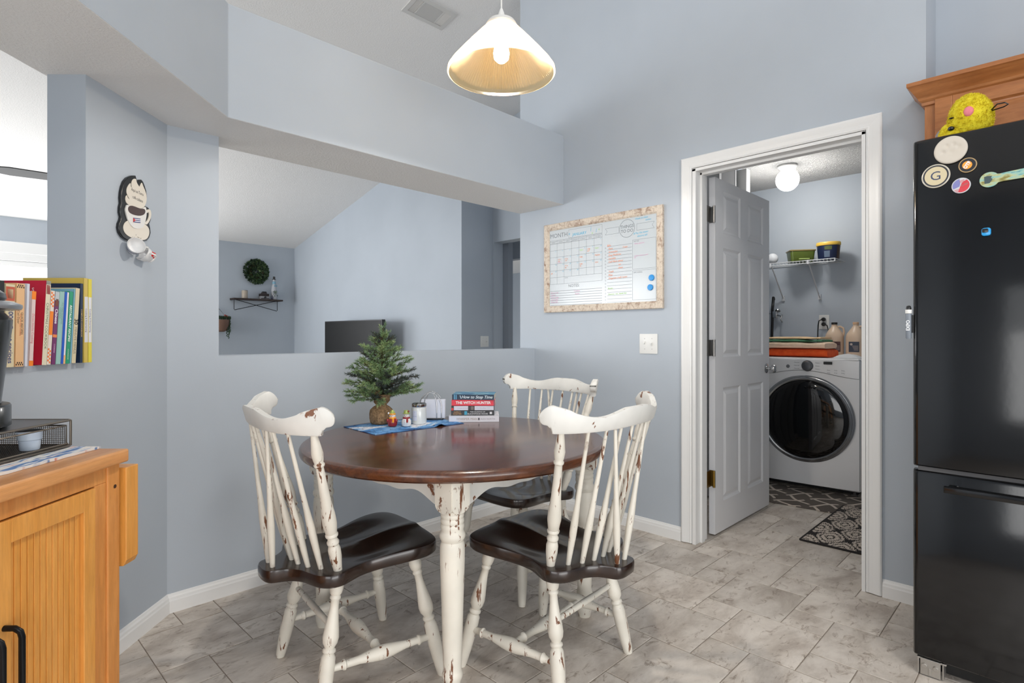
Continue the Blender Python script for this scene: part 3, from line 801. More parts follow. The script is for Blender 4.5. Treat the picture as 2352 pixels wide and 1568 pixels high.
# ---------------------------------------------------------------- cookbooks on the ledge
paper_m = mat('book_pages', rgb(228, 222, 208), 0.9)
def flat(name, *c, **k): return mat(name, rgb(*c), k.get('rough', .4), coat=k.get('coat', .15))
ink = {}
def inkm(c):
    if c not in ink: ink[c] = mat('print_ink', rgb(*c), .5)
    return ink[c]
BX = []
def cookbook(label, d_right, t, h, lean, col, words=(), deco=None, depth=.195):
    X = d_right + .0104 - .004
    r = thing('cookbook', label, 'book', D2(X, 1.366, 1.0435), 0, 'cookbooks standing on the ledge', rot=(0, math.radians(lean), A45))
    cvm = flat('book_cover', *col)
    m = MB()
    m.box(-t, 0, 0, .0015, 0, h)
    m.box(-t, -t + .0016, 0, depth, 0, h); m.box(-.0016, 0, 0, depth, 0, h)
    m.build('cover', cvm, r, smooth=0, bevel=.0006)
    m = MB(); m.box(-t + .0017, -.0017, .0018, depth - .004, .003, h - .004); m.build('pages', paper_m, r, smooth=0)
    def SM(x, z): return frame((x, -.0004, z), (0, 0, -1), (1, 0, 0), (0, -1, 0))
    if deco:
        for i, (x0, x1, z0, z1, c) in enumerate(deco):
            m = MB(); m.box(-t * x0, -t * x1, -.0003, 0, h * z0, h * z1); m.build('spine_band', inkm(c), r, smooth=0)
    for s, size, x, z, c, bold, shear in words:
        m = MB(); m.text(s, size, SM(-t * x, h * z), bold=bold, shear=shear, sx=.95); m.build('lettering', inkm(c), r, smooth=0)
    return r
gray = (120, 112, 96)
cookbook('thin yellow cookbook with white spine label, last of the row, by the wall corner', 1.861, .0165, .272, 0, (222, 206, 66),
         [('Cooking & Entertaining', .0085, .5, .50, (70, 70, 80), .01, 0)], [(.12, .88, .24, .78, (222, 222, 224))])
cookbook('yellow cookbook with white spine label, second from the wall corner', 1.8435, .0185, .273, 0, (206, 180, 84),
         [('Cooking & Entertaining', .0085, .45, .50, (70, 70, 80), .01, 0)], [(.0, .80, .24, .78, (214, 214, 218))])
cookbook('dark navy cookbook with a pale corner, just before the yellow ones', 1.8205, .0120, .254, 0.5, (14, 38, 70),
         [('COMPLETE COOKBOOK', .0085, .5, .5, (196, 170, 110), .01, 0)])
cookbook('cream cookbook with 30 MINUTE MENUS on its spine', 1.7915, .0175, .238, 4.3, (214, 200, 166),
         [('30', .020, .5, .55, (30, 34, 30), .02, 0), ('MINUTE MENUS', .0125, .5, .30, gray, .0, 0)])
cookbook('very thin pale blue booklet beside the green restaurant recipe book', 1.7735, .0065, .235, 4.3, (120, 176, 196))
cookbook('green cookbook with RESTAURANT RECIPES in white on its spine', 1.7655, .0160, .225, 4.3, (28, 150, 112),
         [('RESTAURANT RECIPES', .0120, .5, .56, (235, 240, 235), .02, .25), ('COOKBOOK', .0060, .5, .13, (220, 230, 220), 0, .2)])
cookbook('slim cookbook half white, half bright blue on the spine', 1.7485, .0175, .222, 4.3, (225, 222, 226), [], [(.45, 1.0, 0, 1, (14, 84, 190)), (0, .42, 0, .12, (228, 178, 120))])
cookbook('pale teal cookbook with faint lettering between the blue and purple ones', 1.7300, .0185, .222, 4.3, (150, 192, 186),
         [('ALL-TIME FAVORITES', .0075, .32, .70, (100, 142, 138), 0, 0), ('COOKING', .0075, .72, .70, (100, 142, 138), 0, 0)])
cookbook('purple Chinese cookbook with an orange band', 1.7105, .0160, .220, 4.3, (112, 44, 100),
         [('Chinese', .0145, .5, .66, (235, 228, 235), .025, 0), ('COOKING', .0060, .5, .22, (226, 190, 220), .01, 0)],
         [(0, 1, .37, .41, (230, 134, 74)), (0, 1, .88, 1.0, (190, 196, 200)), (.15, .85, .80, .90, (120, 70, 54))])
cookbook('white and orange checked cookbook next to the purple one', 1.6935, .0150, .222, 4.3, (228, 218, 206), [],
         [(.1, .95, .40, .72, (242, 134, 34))] + [(.15 + .4 * (k % 2), .5 + .4 * (k % 2), .02 + .025 * k, .045 + .025 * k, (240, 122, 40)) for k in range(8)] + [(.15 + .4 * (k % 2), .5 + .4 * (k % 2), .78 + .025 * k, .805 + .025 * k, (240, 122, 40)) for k in range(8)])
r = cookbook('tall red-covered cookbook with CHRISTMAS COOKBOOK on a cream spine', 1.6775, .0165, .250, 4.0, (190, 20, 52),
         [('CHRISTMAS COOKBOOK', .0128, .5, .46, (52, 96, 62), .0, 0)], [(0, 1, 0, .999, (224, 216, 190)), (.1, .9, .84, .95, (206, 40, 62)), (0, 1, .955, .999, (176, 190, 194))])
m = MB(); m.text('S', .016, frame((-.0169, .038, .222), (0, -1, 0), (0, 0, 1), (-1, 0, 0)), bold=.02); m.build('cover_lettering', inkm((236, 200, 206)), r, smooth=0)
cookbook('pink-white cookbook with orange ends on its spine', 1.6305, .0140, .215, 3.0, (226, 204, 200),
         [('Down Home Cooking', .0100, .5, .5, (206, 110, 120), .0, .1)], [(0, 1, 0, .07, (246, 134, 30)), (0, 1, .89, 1, (246, 134, 30))])
cookbook('plain white cookbook between the checkered one and the pink one', 1.6120, .0100, .235, 2.0, (214, 216, 226))
cookbook('peach cookbook by the coffee maker with black checkered ends on its spine', 1.5985, .0275, .233, 1.2, (232, 186, 136),
         [('QUICK RECIPES', .0095, .30, .52, (80, 62, 50), .0, 0), ('by Ceil Dyer', .0100, .72, .62, (90, 74, 60), 0, 0), ('Fast and Easy Cooking', .0070, .45, .5, (214, 120, 80), 0, 0)],
         [(.08 + .12 * k, .19 + .12 * k, z0 + .022 * ((k + j) % 2), z0 + .022 * ((k + j) % 2) + .02, (28, 26, 24)) for j in (0,) for z0 in (.015, .945) for k in range(7)])
cookbook('cream cookbook with blue recipe lettering and a food picture on its spine', 1.5680, .0300, .228, 1.0, (220, 206, 170),
         [('2000 Great recipes', .0205, .45, .38, (44, 58, 118), .012, 0)], [(.05, .95, .80, .97, (196, 92, 66)), (.2, .8, .83, .94, (226, 200, 160))])
cookbook('cookbook with a black spine standing behind the coffee maker', 1.5360, .0240, .236, 0.6, (20, 20, 22))
del m

# ---------------------------------------------------------------- coffee plaque and two little cups on the diagonal wall
PX, PZ = 2.107, 1.58
pw = thing('coffee_sign', 'black-edged ceramic coffee cup plaque with handwritten Spanish words on the diagonal wall', 'wall sign', D2(PX, 1.3885, PZ), 0)
MP = frame((0, 0, 0), (DG, DG, 0), (0, 0, 1), (DG, -DG, 0))
outline = [(-0.0032, 0.1434), (0.0012, 0.1343), (0.006, 0.1252), (0.0153, 0.1328), (0.0303, 0.1374), (0.0399, 0.1325), (0.0495, 0.1199), (0.0592, 0.1022), (0.0631, 0.0803), (0.0592, 0.0616), (0.0514, 0.0433), (0.0709, 0.0414), (0.084, 0.0315), (0.0888, 0.0171), (0.0856, -0.0041), (0.0768, -0.0187), (0.0828, -0.0355), (0.0856, -0.053), (0.0768, -0.0738), (0.0611, -0.0879), (0.0266, -0.0962), (-0.0178, -0.1012), (-0.0499, -0.1042), (-0.0724, -0.0972), (-0.0878, -0.0845), (-0.0938, -0.0668), (-0.0918, -0.0522), (-0.0844, -0.0389), (-0.0803, -0.0262), (-0.0861, -0.0108), (-0.0854, 0.0083), (-0.0803, 0.0237), (-0.0827, 0.0421), (-0.0803, 0.0617), (-0.0742, 0.0847), (-0.0638, 0.1054), (-0.0481, 0.123), (-0.025, 0.1368)]
steam = [(-0.016, 0.1271), (-0.0032, 0.1294), (0.0005, 0.1193), (0.0097, 0.1106), (0.0172, 0.1076), (0.0209, 0.1149), (0.0296, 0.1252), (0.038, 0.1144), (0.0495, 0.0997), (0.0572, 0.0839), (0.0572, 0.0662), (0.0514, 0.0496), (0.0418, 0.0373), (0.0266, 0.0288), (-0.0032, 0.0073), (-0.0214, 0.018), (-0.0428, 0.0253), (-0.0551, 0.0296), (-0.0611, 0.0402), (-0.0597, 0.0514), (-0.0534, 0.0577), (-0.0492, 0.0503), (-0.0393, 0.0467), (-0.0464, 0.0546), (-0.0551, 0.0681), (-0.0534, 0.083), (-0.0446, 0.0974), (-0.034, 0.1063), (-0.0329, 0.0956), (-0.0279, 0.0926), (-0.0293, 0.1063), (-0.025, 0.1185)]
cup_o = [(-0.0516, 0.0237), (-0.0604, 0.014), (-0.0638, 0.0024), (-0.0586, -0.0144), (-0.0499, -0.0318), (-0.0358, -0.0459), (-0.0178, -0.0534), (0.0041, -0.0517), (0.0266, -0.045), (0.0418, -0.0282), (0.0502, -0.0063), (0.0541, 0.0148), (0.0526, 0.0296), (0.0456, 0.0382), (0.0266, 0.0288), (-0.0142, 0.0196)]
coffee = [(-0.0516, 0.0088), (-0.0464, 0.0191), (-0.0322, 0.0248), (-0.0142, 0.0258), (0.0116, 0.0254), (0.0341, 0.0285), (0.0437, 0.0264), (0.0449, 0.0178), (0.0361, 0.0071), (0.0153, -0.0016), (-0.0105, -0.0054), (-0.0322, -0.0051), (-0.0464, -0.0009)]
saucer = [(-0.0516, -0.0346), (-0.0673, -0.0473), (-0.0724, -0.0627), (-0.0673, -0.076), (-0.0516, -0.0864), (-0.025, -0.0914), (0.0116, -0.0925), (0.0418, -0.0874), (0.0611, -0.0778), (0.0729, -0.0604), (0.0737, -0.0449), (0.065, -0.0338), (0.0456, -0.0274), (0.0041, -0.0282), (-0.025, -0.0292)]
handle_o = [(0.0526, 0.0246), (0.0631, 0.0325), (0.0768, 0.0338), (0.0828, 0.0235), (0.0816, 0.0079), (0.0729, -0.0093), (0.0592, -0.0243), (0.0475, -0.0271), (0.0437, -0.0215), (0.0533, -0.0158), (0.065, -0.0032), (0.0709, 0.0133), (0.0682, 0.0229), (0.0572, 0.018)]
glaze = mat('cream_glaze', rgb(222, 214, 200), 0.3, coat=.3)
m = MB(MP); m.prism([p for p in outline], 0, .011); m.build('plaque', mat('black_glaze', rgb(14, 17, 20), .3, coat=.2), pw, smooth=30, bevel=.002)
def smooth_poly(pl, k=4):
    out_, n_ = [], len(pl)
    for i in range(n_):
        p0, p1, p2, p3 = (Vector(pl[(i + j) % n_]) for j in (-1, 0, 1, 2))
        for j in range(k):
            t = j / k; out_.append(tuple(0.5 * ((2 * p1) + (p2 - p0) * t + (2 * p0 - 5 * p1 + 4 * p2 - p3) * t * t + (3 * p1 - p0 - 3 * p2 + p3) * t ** 3)))
    return out_
for nm, pl, z0, z1, mm_ in (('steam_relief', steam, .011, .0125, glaze), ('saucer_relief', saucer, .011, .0125, glaze), ('cup_relief', cup_o, .011, .0150, mat('white_glaze', rgb(226, 224, 220), .25, coat=.3)),
                            ('handle_relief', handle_o, .011, .0140, glaze), ('coffee_relief', coffee, .0150, .0156, mat('coffee_brown', rgb(62, 40, 36), .4))):
    m = MB(MP); m.prism(smooth_poly(pl) if nm != 'handle_relief' else smooth_poly(pl, 3), z0, z1, M=None); m.build(nm, mm_, pw, smooth=30)
m = MB(MP)
m.text('Aquí se Toma', .0165, T(.004, .084, .0128) @ RZ(-.06), sx=.75); m.text('café cubano', .0165, T(.006, .058, .0128) @ RZ(-.08), sx=.75)
m.text('. , \' ~ -', .02, T(.0, -.083, .0128))
m.build('lettering', inkm((40, 40, 40)), pw, smooth=0)
blue_i, red_i, white_i = inkm((44, 60, 120)), inkm((190, 50, 50)), inkm((232, 232, 236))
m = MB(MP)
def fl(x, y): return (-.0250 + x * .042, -.0338 + y * .0165 + .005 * x)
for k in range(5):
    m.poly([(*fl(0, k / 5), .0156), (*fl(1, k / 5), .0156), (*fl(1, (k + 1) / 5), .0156), (*fl(0, (k + 1) / 5), .0156)], 0 if k % 2 == 0 else 1)
m.poly([(*fl(0, 0), .0158), (*fl(.38, .5), .0158), (*fl(0, 1), .0158)], 2)
m.build('painted_flag', [blue_i, white_i, red_i], pw, smooth=0)
def small_cup(lab, X, Z, axis, deco):
    r = thing('espresso_cup', lab, 'cup', D2(PX + X, 1.3885, PZ + Z), 0, 'little cups hanging under the coffee plaque')
    ax = Vector(axis).normalized()
    base = Vector((DG * .028, -DG * .028, 0))
    A = MP @ Vector(ax)
    M = T(*base) @ A.to_track_quat('Z', 'Y').to_matrix().to_4x4()
    m = MB(); m.lathe([(.004, -.0215), (.017, -.022), (.0185, -.019), (.0175, -.015), (.024, -.004), (.028, .010), (.0295, .022), (.0285, .0225), (.0265, .010), (.022, -.002), (.012, -.0125), (.0004, -.014)], M, 32)
    m.build('bowl', mat('white_china', rgb(226, 226, 226), .2, coat=.4), r)
    m = MB(); m.tube([M @ Vector(p) for p in ((.0265, 0, .014), (.038, 0, .012), (.042, 0, .002), (.036, 0, -.008), (.024, 0, -.009))], .0032, 8); m.build('cup_handle', mat('china_handle', rgb(224, 224, 222), .2, coat=.4), r)
    m = MB()
    if deco == 'blue':
        m.lathe([(.0262, -.001), (.0272, .003)], M, 32, caps=False); m.lathe([(.0284, .009), (.0288, .011)], M, 32, caps=False)
        m.build('painted_bands', blue_i, r)
    else:
        nv = Vector((DG, -DG, 0))
        for dx_, dz_, s_ in ((-.006, .002, .0075), (.004, -.004, .006), (.010, .008, .0055), (-.002, .011, .0045)):
            m.sphere(tuple(base + nv * .0205 + Vector((DG * dx_, DG * dx_, dz_))), s_, 12, 8)
        m.build('painted_flower', mat('red_glaze', rgb(196, 34, 38), .3), r)
    return r
small_cup('small white cup with blue bands, its mouth facing out, under the coffee plaque', -.035, -.128, (-.62, .28, .72), 'blue')
small_cup('small white cup painted with red flowers, hanging by the blue-banded cup', .036, -.148, (-.85, .38, -.28), 'red')
del m

# ================================================================== FRIDGE AND THE CABINET OVER IT
fr_m = mat('glossy_black_enamel', rgb(11, 11, 12), 0.10, spec=0.5, coat=0.1, coat_rough=.05)
v = coords(fr_m); bump(fr_m, ntex(fr_m, v, 45, 2), 0.02, 0.002)
fr = thing('refrigerator', 'glossy black bottom-freezer refrigerator at the right end of the wall', 'refrigerator', (2.28, -.06, 0))
m = MB(); m.box(.062, .80, -.435, .425, .045, 1.765); m.build('cabinet_body', mat('black_textured_steel', rgb(16, 16, 17), .4), fr, smooth=0, bevel=.004)
def fr_door(z0, z1, name):
    m = MB(); n = 60; R = []
    for k in range(n + 1):   # gently bowed front with rounded side edges
        t = math.sin(PI / 2 * (-1 + 2 * k / n)); a = abs(t); y = .434 * t
        x = .004 + .012 * a ** 2 + (.010 * ((a - .98) / .02) ** 2 if a > .98 else 0)
        R.append((x, y))
    pl = R + [(.055, .434), (.055, -.434)]
    zz = [(z0, .004), (z0 + .004, 0), (z1 - .012, 0), (z1 - .004, .003), (z1, .010)]
    m.loft([[(x + (i if x < .05 else 0), y, z) for x, y in pl] for z, i in zz])
    return m.build(name, fr_m, fr, smooth=30)
up = fr_door(.697, 1.782, 'upper_door'); lo = fr_door(.066, .683, 'freezer_drawer')
m = MB(); m.rbox(-.043, -.024, -.34, .345, .632, .652, .004); m.box(-.03, .01, -.33, -.31, .634, .650); m.box(-.03, .01, .315, .335, .634, .650); m.build('drawer_handle', fr_m, lo, smooth=40)
m = MB(); m.box(.02, .06, -.42, .42, .683, .697); m.build('door_gasket', mat('grey_gasket', rgb(70, 70, 72), .6), fr, smooth=0)
m = MB(); m.box(.07, .10, -.42, .42, 0.01, .066); m.build('toe_grille', mat('matt_black', rgb(9, 9, 9), .6), fr, smooth=0)
m = MB(); m.box(.025, .075, .345, .425, .052, .058); m.box(.022, .026, .36, .415, .004, .058); m.box(.024, .075, .418, .423, .006, .058); m.box(.024, .075, .352, .356, .006, .058)
m.lathe([(.008, 0), (.008, .006)], T(.022, .372, .035) @ RY(-PI / 2), 12); m.lathe([(.008, 0), (.008, .006)], T(.022, .403, .035) @ RY(-PI / 2), 12); m.box(.019, .024, .384, .392, .008, .03)
tag(m.build('hinge_bracket', mat('galvanised_steel', rgb(180, 176, 170), .35, .8), fr, smooth=0, bevel=.001), 'bare metal hinge bracket')
m = MB(); m.lathe([(.018, 0), (.018, .004), (.010, .006), (.010, .03)], T(.06, .385, .0), 16); m.lathe([(.018, 0), (.018, .004), (.010, .006), (.010, .06)], T(.06, -.385, .0), 16); m.lathe([(.018, 0), (.018, .004), (.010, .006), (.010, .06)], T(.7, .385, .0), 16); m.lathe([(.018, 0), (.018, .004), (.010, .006), (.010, .06)], T(.7, -.385, .0), 16)
m.build('feet', black_plastic, fr)
def surf_x(y):
    a = abs((y + .06) / .434); return 2.28 + .004 + .012 * a * a
def on_door(y, z, rot=0.0):   # frame on the door skin: x = viewer's right (-Y), y = up, z = outward (-X)
    ang = math.atan(2 * .012 * ((y + .06) / .434) / .434)
    return T(surf_x(y) - .0008, y, z) @ RZ(ang * -1) @ frame((0, 0, 0), (0, -1, 0), (0, 0, 1), (-1, 0, 0)) @ RZ(rot)
def magnet(name, lab, y, z, rot=0.0):
    r = thing(name, lab, 'fridge magnet', group='magnets on the black fridge door'); r.matrix_world = on_door(y, z, rot); return r
clay = mat('pale_clay', rgb(192, 185, 174), .7)
r = magnet('paw_print_magnet', 'round off-white clay paw print, largest of the fridge magnets', .272, 1.728)
m = MB(); n = 64; prof = [(.0, .0), (.0425, .0), (.044, .003), (.043, .006), (.040, .0075)]
def claytop(x, y):
    z = .0078
    for cx_, cy_, s in ((-.019, -.004, .0065), (-.009, .014, .0065), (.008, .017, .0065), (.021, .006, .0065), (.002, -.009, .012)):
        z -= .0042 * math.exp(-((x - cx_) ** 2 + (y - cy_) ** 2) / s ** 2)
    return z
rings = [[(rr * math.cos(2 * PI * j / n), rr * math.sin(2 * PI * j / n), zz) for j in range(n)] for rr, zz in prof[1:]]
for f in [.038 - .0019 * k for k in range(20)]:
    rings.append([(f * math.cos(2 * PI * j / n), f * math.sin(2 * PI * j / n), claytop(f * math.cos(2 * PI * j / n), f * math.sin(2 * PI * j / n))) for j in range(n)])
m.loft(rings); m.build('clay_disc', clay, r, smooth=60)
def button(lab, y, z, R, rim, rest):
    r = magnet('round_magnet', lab, y, z)
    m = MB(); m.lathe([(R * .96, 0), (R, .001), (R, .0022), (R * .97, .003)], n=48); m.build('magnet_disc', mat('magnet_rim', rgb(*rim), .3, coat=.4), r)
    return r
r = button('round cream fridge magnet with a dark ring and a letter G', .311, 1.652, .0385, (180, 174, 160), None)
m = MB(); m.lathe([(.0345, .0030), (.0345, .0032)], n=48); m.build('dark_ring', inkm((44, 46, 54)), r)
m = MB(); m.lathe([(.0300, .0033), (.0300, .0035)], n=48); m.build('cream_face', inkm((196, 184, 152)), r)
m = MB(); m.text('G', .040, T(0, -.001, .0037), sx=1.05); m.build('lettering', inkm((52, 62, 92)), r, smooth=0)
r = button('small round fridge magnet with orange and black logo', .229, 1.6700, .0235, (164, 138, 98), None)
m = MB(); m.lathe([(.0205, .0030), (.0205, .0032)], n=40); m.build('black_field', inkm((26, 28, 34)), r)
m = MB(); m.disc((0, 0, .0034), .0125, 32, M=T(-.001, 0, 0)); m.build('orange_disc', inkm((236, 152, 52)), r, smooth=0)
m = MB(); m.text('OTF', .0135, T(-.001, .0, .0036) @ RZ(.95), bold=.05, sx=.9); m.build('lettering', inkm((214, 220, 228)), r, smooth=0)
r = button('round fridge magnet with red field and blue and white stripes', .2455, 1.6085, .0245, (192, 192, 196), None)
m = MB(); Rr = .0215
def seg(a0, a1, n=20): return [(Rr * math.cos(a0 + (a1 - a0) * k / n), Rr * math.sin(a0 + (a1 - a0) * k / n), .0032) for k in range(n + 1)]
m.poly(seg(math.radians(100), math.radians(205)) + [(-.004, -.003, .0032), (-.002, .006, .0032)]); m.build('blue_field', inkm((120, 122, 176)), r, smooth=0)
m = MB(); m.poly(seg(math.radians(-110), math.radians(50)) + [(.002, .008, .0032), (-.003, -.006, .0032)]); m.build('red_field', inkm((196, 54, 66)), r, smooth=0)
m = MB()
for k in range(3): m.box(-.020 + .002 * k, .000, -.0105 - k * .0035, -.0092 - k * .0035, .0033, .0035, M=RZ(.25))
for k in range(2): m.box(.000, .012, .0135 - k * .004, .0150 - k * .004, .0033, .0035, M=RZ(.25))
m.build('stripes', inkm((196, 70, 80)), r, smooth=0)
m = MB(); m.text('CUBA', .007, T(.009, .001, .0036) @ RZ(.35)); m.build('lettering', inkm((130, 130, 120)), r, smooth=0)
pastel = mat('pastel_sea_print', rgb(176, 204, 190), .35, coat=.3)
setc(pastel, ramp(pastel, ntex(pastel, coords(pastel, (1, 3, 1)), 26, 3), [(0.34, rgb(52, 124, 140)), (0.44, rgb(136, 178, 168)), (0.55, rgb(172, 178, 134)), (0.66, rgb(126, 118, 56))]))
r = magnet('bottle_opener', 'long pastel blue-green bottle opener held flat on the fridge door', .196, 1.612, math.radians(3)); r['category'] = 'bottle opener'; del r['group']
m = MB()
bo = [(.045, .0125), (.060, .0135), (.20, .0165), (.206, .013), (.206, -.013), (.20, -.0165), (.060, -.0125), (.045, -.0125)]
bo += [(.020 + .024 * math.cos(a), .0235 * math.sin(a)) for a in [math.radians(-35 - 290 * k / 22) for k in range(23)]]
m.prism(bo, 0, .0045); m.build('opener_body', pastel, r, smooth=30, bevel=.0008)
m = MB(); m.prism([(.008, -.011), (.008, .011), (.016, .012), (.027, .010), (.024, .004), (.028, .0), (.024, -.006), (.020, -.011)], .0046, .0050); m.build('opener_slot', inkm((58, 74, 78)), r, smooth=0)
r = magnet('blue_clip', 'small bright blue magnetic clip alone in the middle of the fridge door', .184, 1.453)
m = MB(); m.rbox(-.011, .012, -.013, .012, 0, .009, .007); m.build('clip_body', mat('bright_blue_plastic', rgb(30, 150, 215), .3, coat=.3), r)
m = MB(); m.rbox(-.009, .006, -.003, .009, .009, .0115, .003); m.build('clip_pad', black_plastic, r)
mk = thing('whiteboard_marker', 'grey and white whiteboard marker held on the side of the black fridge', 'marker', (2.300, .3865, 1.120))
m = MB(); m.lathe([(.0070, 0), (.0085, .003), (.0085, .085)], n=20); m.build('barrel', mat('grey_marker_barrel', rgb(120, 128, 138), .35), mk)
m = MB(); m.lathe([(.0092, .0855), (.0095, .087), (.0095, .098)], n=20); m.build('white_ring', white_plastic, mk)
m = MB(); m.lathe([(.0075, .0985), (.0075, .104), (.006, .110), (.003, .112)], n=20); m.build('cap_tip', black_plastic, mk)
m = MB(); m.box(-.003, .003, -.013, -.0086, .02, .08); m.build('magnet_strip', black_plastic, mk)
m = MB()
m.text('EXPO', .014, frame((-.0087, 0, .045), (0, 0, 1), (0, 1, 0), (-1, 0, 0)) , bold=.03); m.build('lettering', inkm((226, 228, 230)), mk, smooth=0)

# wall cabinet with crown moulding
oak = wood('honey_oak', rgb(152, 92, 48), rgb(186, 124, 74), rough=0.4, stretch=(6, 1.1, 6), coat=.15)
oak_v = wood('honey_oak_vertical', rgb(160, 100, 56), rgb(194, 134, 84), rough=0.4, stretch=(6, 6, .8), coat=.15)
cb = thing('wall_cabinet', 'honey oak wall cabinet with crown moulding above the refrigerator', 'cabinet', (2.755, -.02, 1.785))
m = MB(); m.box(0.02, .36, -.43, .430, 0, .30); m.build('cabinet_box', oak_v, cb, smooth=0)
m = MB()
m.box(0, .02, .395, .430, 0, .30); m.box(0, .02, -.43, .395, .255, .30); m.box(0, .02, -.43, .395, 0, .04); m.build('face_frame', oak_v, cb, smooth=0, bevel=.001)
def cab_door(y0, y1):
    m = MB(); z0, z1 = .015, .270; x = -.019
    m.box(x, 0, y1 - .055, y1, z0, z1); m.box(x, 0, y0, y0 + .055, z0, z1); m.box(x, 0, y0 + .055, y1 - .055, z1 - .05, z1); m.box(x, 0, y0 + .055, y1 - .055, z0, z0 + .05)
    d = m.build('door', oak, cb, smooth=0, bevel=.002)
    p = MB(); R_ = []
    for ins, dep in ((0, .002), (.006, .010), (.012, .011), (.035, .003), (.038, .003)):
        R_.append([(x + dep, y0 + .055 + ins, z0 + .05 + ins), (x + dep, y1 - .055 - ins, z0 + .05 + ins), (x + dep, y1 - .055 - ins, z1 - .05 - ins), (x + dep, y0 + .055 + ins, z1 - .05 - ins)])
    p.loft(R_, caps=False); p.poly(R_[-1]); p.build('raised_panel', oak, d, smooth=0)
cab_door(-.005, .395); cab_door(-.42, -.02)
m = MB()
cp = [(0, .255), (-.010, .257), (-.012, .268), (-.022, .276), (-.026, .284), (-.040, .300), (-.050, .312), (-.060, .322), (-.066, .326), (-.066, .340), (0, .340)]
m.loft([[(a, -.43, z) for a, z in cp], [(a, .430 - a * .75, z) for a, z in cp]])
m.loft([[(a, .430 - a * .75, z) for a, z in cp], [(.12, .430 - a * .75, z) for a, z in cp]])
m.box(-.064, .36, -.43, .430, .336, .342)
m.build('crown_moulding', oak, cb, smooth=0)

# yellow plush toy lying on top of the fridge
fz = mat('yellow_plush', rgb(236, 220, 40), 0.95)
setc(fz, ramp(fz, ntex(fz, coords(fz), 70, 3), [(0.35, rgb(206, 184, 22)), (0.65, rgb(228, 214, 50))]))
pt = thing('plush_toy', 'yellow fuzzy plush animal with a pink nose lying on top of the fridge', 'plush toy', (2.50, .245, 1.785))
def fuzzy(c, r, n=30, k=18, amp=.006, seed=0):
    m = MB(); m.sphere(c, r, n, k)
    out = []
    for v_ in m.v:
        q = Vector(v_); d = (q - Vector(c)).normalized(); out.append(tuple(q + d * amp * noise.noise(q * 55 + Vector((seed, 0, 0)))))
    m.v = out; return m
m = fuzzy((0, -.002, .090), (.075, .062, .085), seed=1)
m2_ = fuzzy((0.0, .040, .048), (.060, .045, .045), seed=2); m.add(m2_.v, m2_.f)
m2_ = fuzzy((0.03, -.01, .035), (.07, .06, .034), seed=3); m.add(m2_.v, m2_.f)
rnd = random.Random(2)
body = m.build('body', fz, pt, smooth=180)
def furs(m, c, r, n, ln, rnd):
    for k in range(n):
        a, b_ = rnd.uniform(0, 2 * PI), math.asin(rnd.uniform(-.7, 1)); d = Vector((math.cos(a) * math.cos(b_), math.sin(a) * math.cos(b_), math.sin(b_)))
        p = Vector(c) + Vector((d.x * r[0], d.y * r[1], d.z * r[2])); t = d.cross(Vector((rnd.uniform(-1, 1), rnd.uniform(-1, 1), rnd.uniform(-1, 1)))).normalized()
        e = p + (d + t * .8).normalized() * ln * rnd.uniform(.6, 1.2)
        m.add([p - t * .0016, p + t * .0016, e], [(0, 1, 2)])
m = MB(); furs(m, (0, -.002, .090), (.074, .061, .084), 3600, .008, rnd); furs(m, (.0, .040, .048), (.059, .044, .044), 1500, .007, rnd)
tag(m.build('fur', fz, body, smooth=0), kind='stuff')
m = MB(); m.sphere((-.072, -.004, .098), (.010, .014, .017), 16, 10); m.build('nose', mat('pink_felt', rgb(226, 130, 140), .9), pt)
m = MB(); m.sphere((-.058, .044, .056), (.009, .010, .008), 14, 8); tag(m.build('eye', black_plastic, pt), 'black oval eye')
m = MB(); m.sphere((-.056, .042, .092), (.005, .009, .003), 12, 8, M=None); m.build('eyebrow', black_plastic, pt)
m = fuzzy((-.015, .078, .024), (.024, .026, .022), amp=.003, seed=5); m.build('muzzle', mat('orange_yellow_felt', rgb(240, 180, 30), .9), pt, smooth=180)
m = fuzzy((.03, .080, .050), (.024, .022, .036), amp=.003, seed=6); m.build('ear', mat('grey_felt', rgb(140, 138, 140), .9), pt, smooth=180)
m = MB(); m.tube([(-.03, -.060, .10), (-.045, -.075, .110), (-.05, -.095, .108), (-.045, -.103, .102), (-.04, -.092, .098), (-.03, -.07, .098), (-.025, -.058, .098)], .0022, 6); m.build('loop_cord', black_plastic, pt)
del m, m2_

# ================================================================== LAUNDRY ROOM
enamel = mat('white_appliance_enamel', rgb(240, 240, 241), 0.25, coat=.3)
ws = thing('washing_machine', 'white front-load washing machine with large round black door glass in the laundry room', 'washing machine', (4.46, 1.375, 0), math.radians(-2.5), rot=(0, 0, math.radians(2.0)))
m = MB(); m.rbox(0.03, .69, -.343, .343, .035, .955, .02); m.build('cabinet_body', enamel, ws, smooth=40)
def bowx(y): return -.012 + .045 * (y / .343) ** 2 * .6
def front_panel(z0f, z1f, off, n=28):
    """front skin between two curved edges"""
    m = MB(); A, B_, Cc, D_ = [], [], [], []
    for k in range(n + 1):
        y = -.338 + .676 * k / n; x = bowx(y) + off
        A.append((x, y, z0f(y))); B_.append((x, y, z1f(y))); Cc.append((.05, y, z1f(y))); D_.append((.05, y, z0f(y)))
    m.loft([D_, A, B_, Cc], caps=False, closed=False)
    m.poly(A[:1] + D_[:1] + Cc[:1] + B_[:1]); m.poly(A[-1:] + B_[-1:] + Cc[-1:] + D_[-1:])
    return m
seam = lambda y: .815 + .062 * math.exp(-((y - .02) / .26) ** 2)
front_panel(lambda y: .05, seam, 0).build('front_panel', enamel, ws, smooth=40)
cp_ = front_panel(lambda y: seam(y) + .004, lambda y: .955, -.004); cpo = cp_.build('control_panel', enamel, ws, smooth=40)
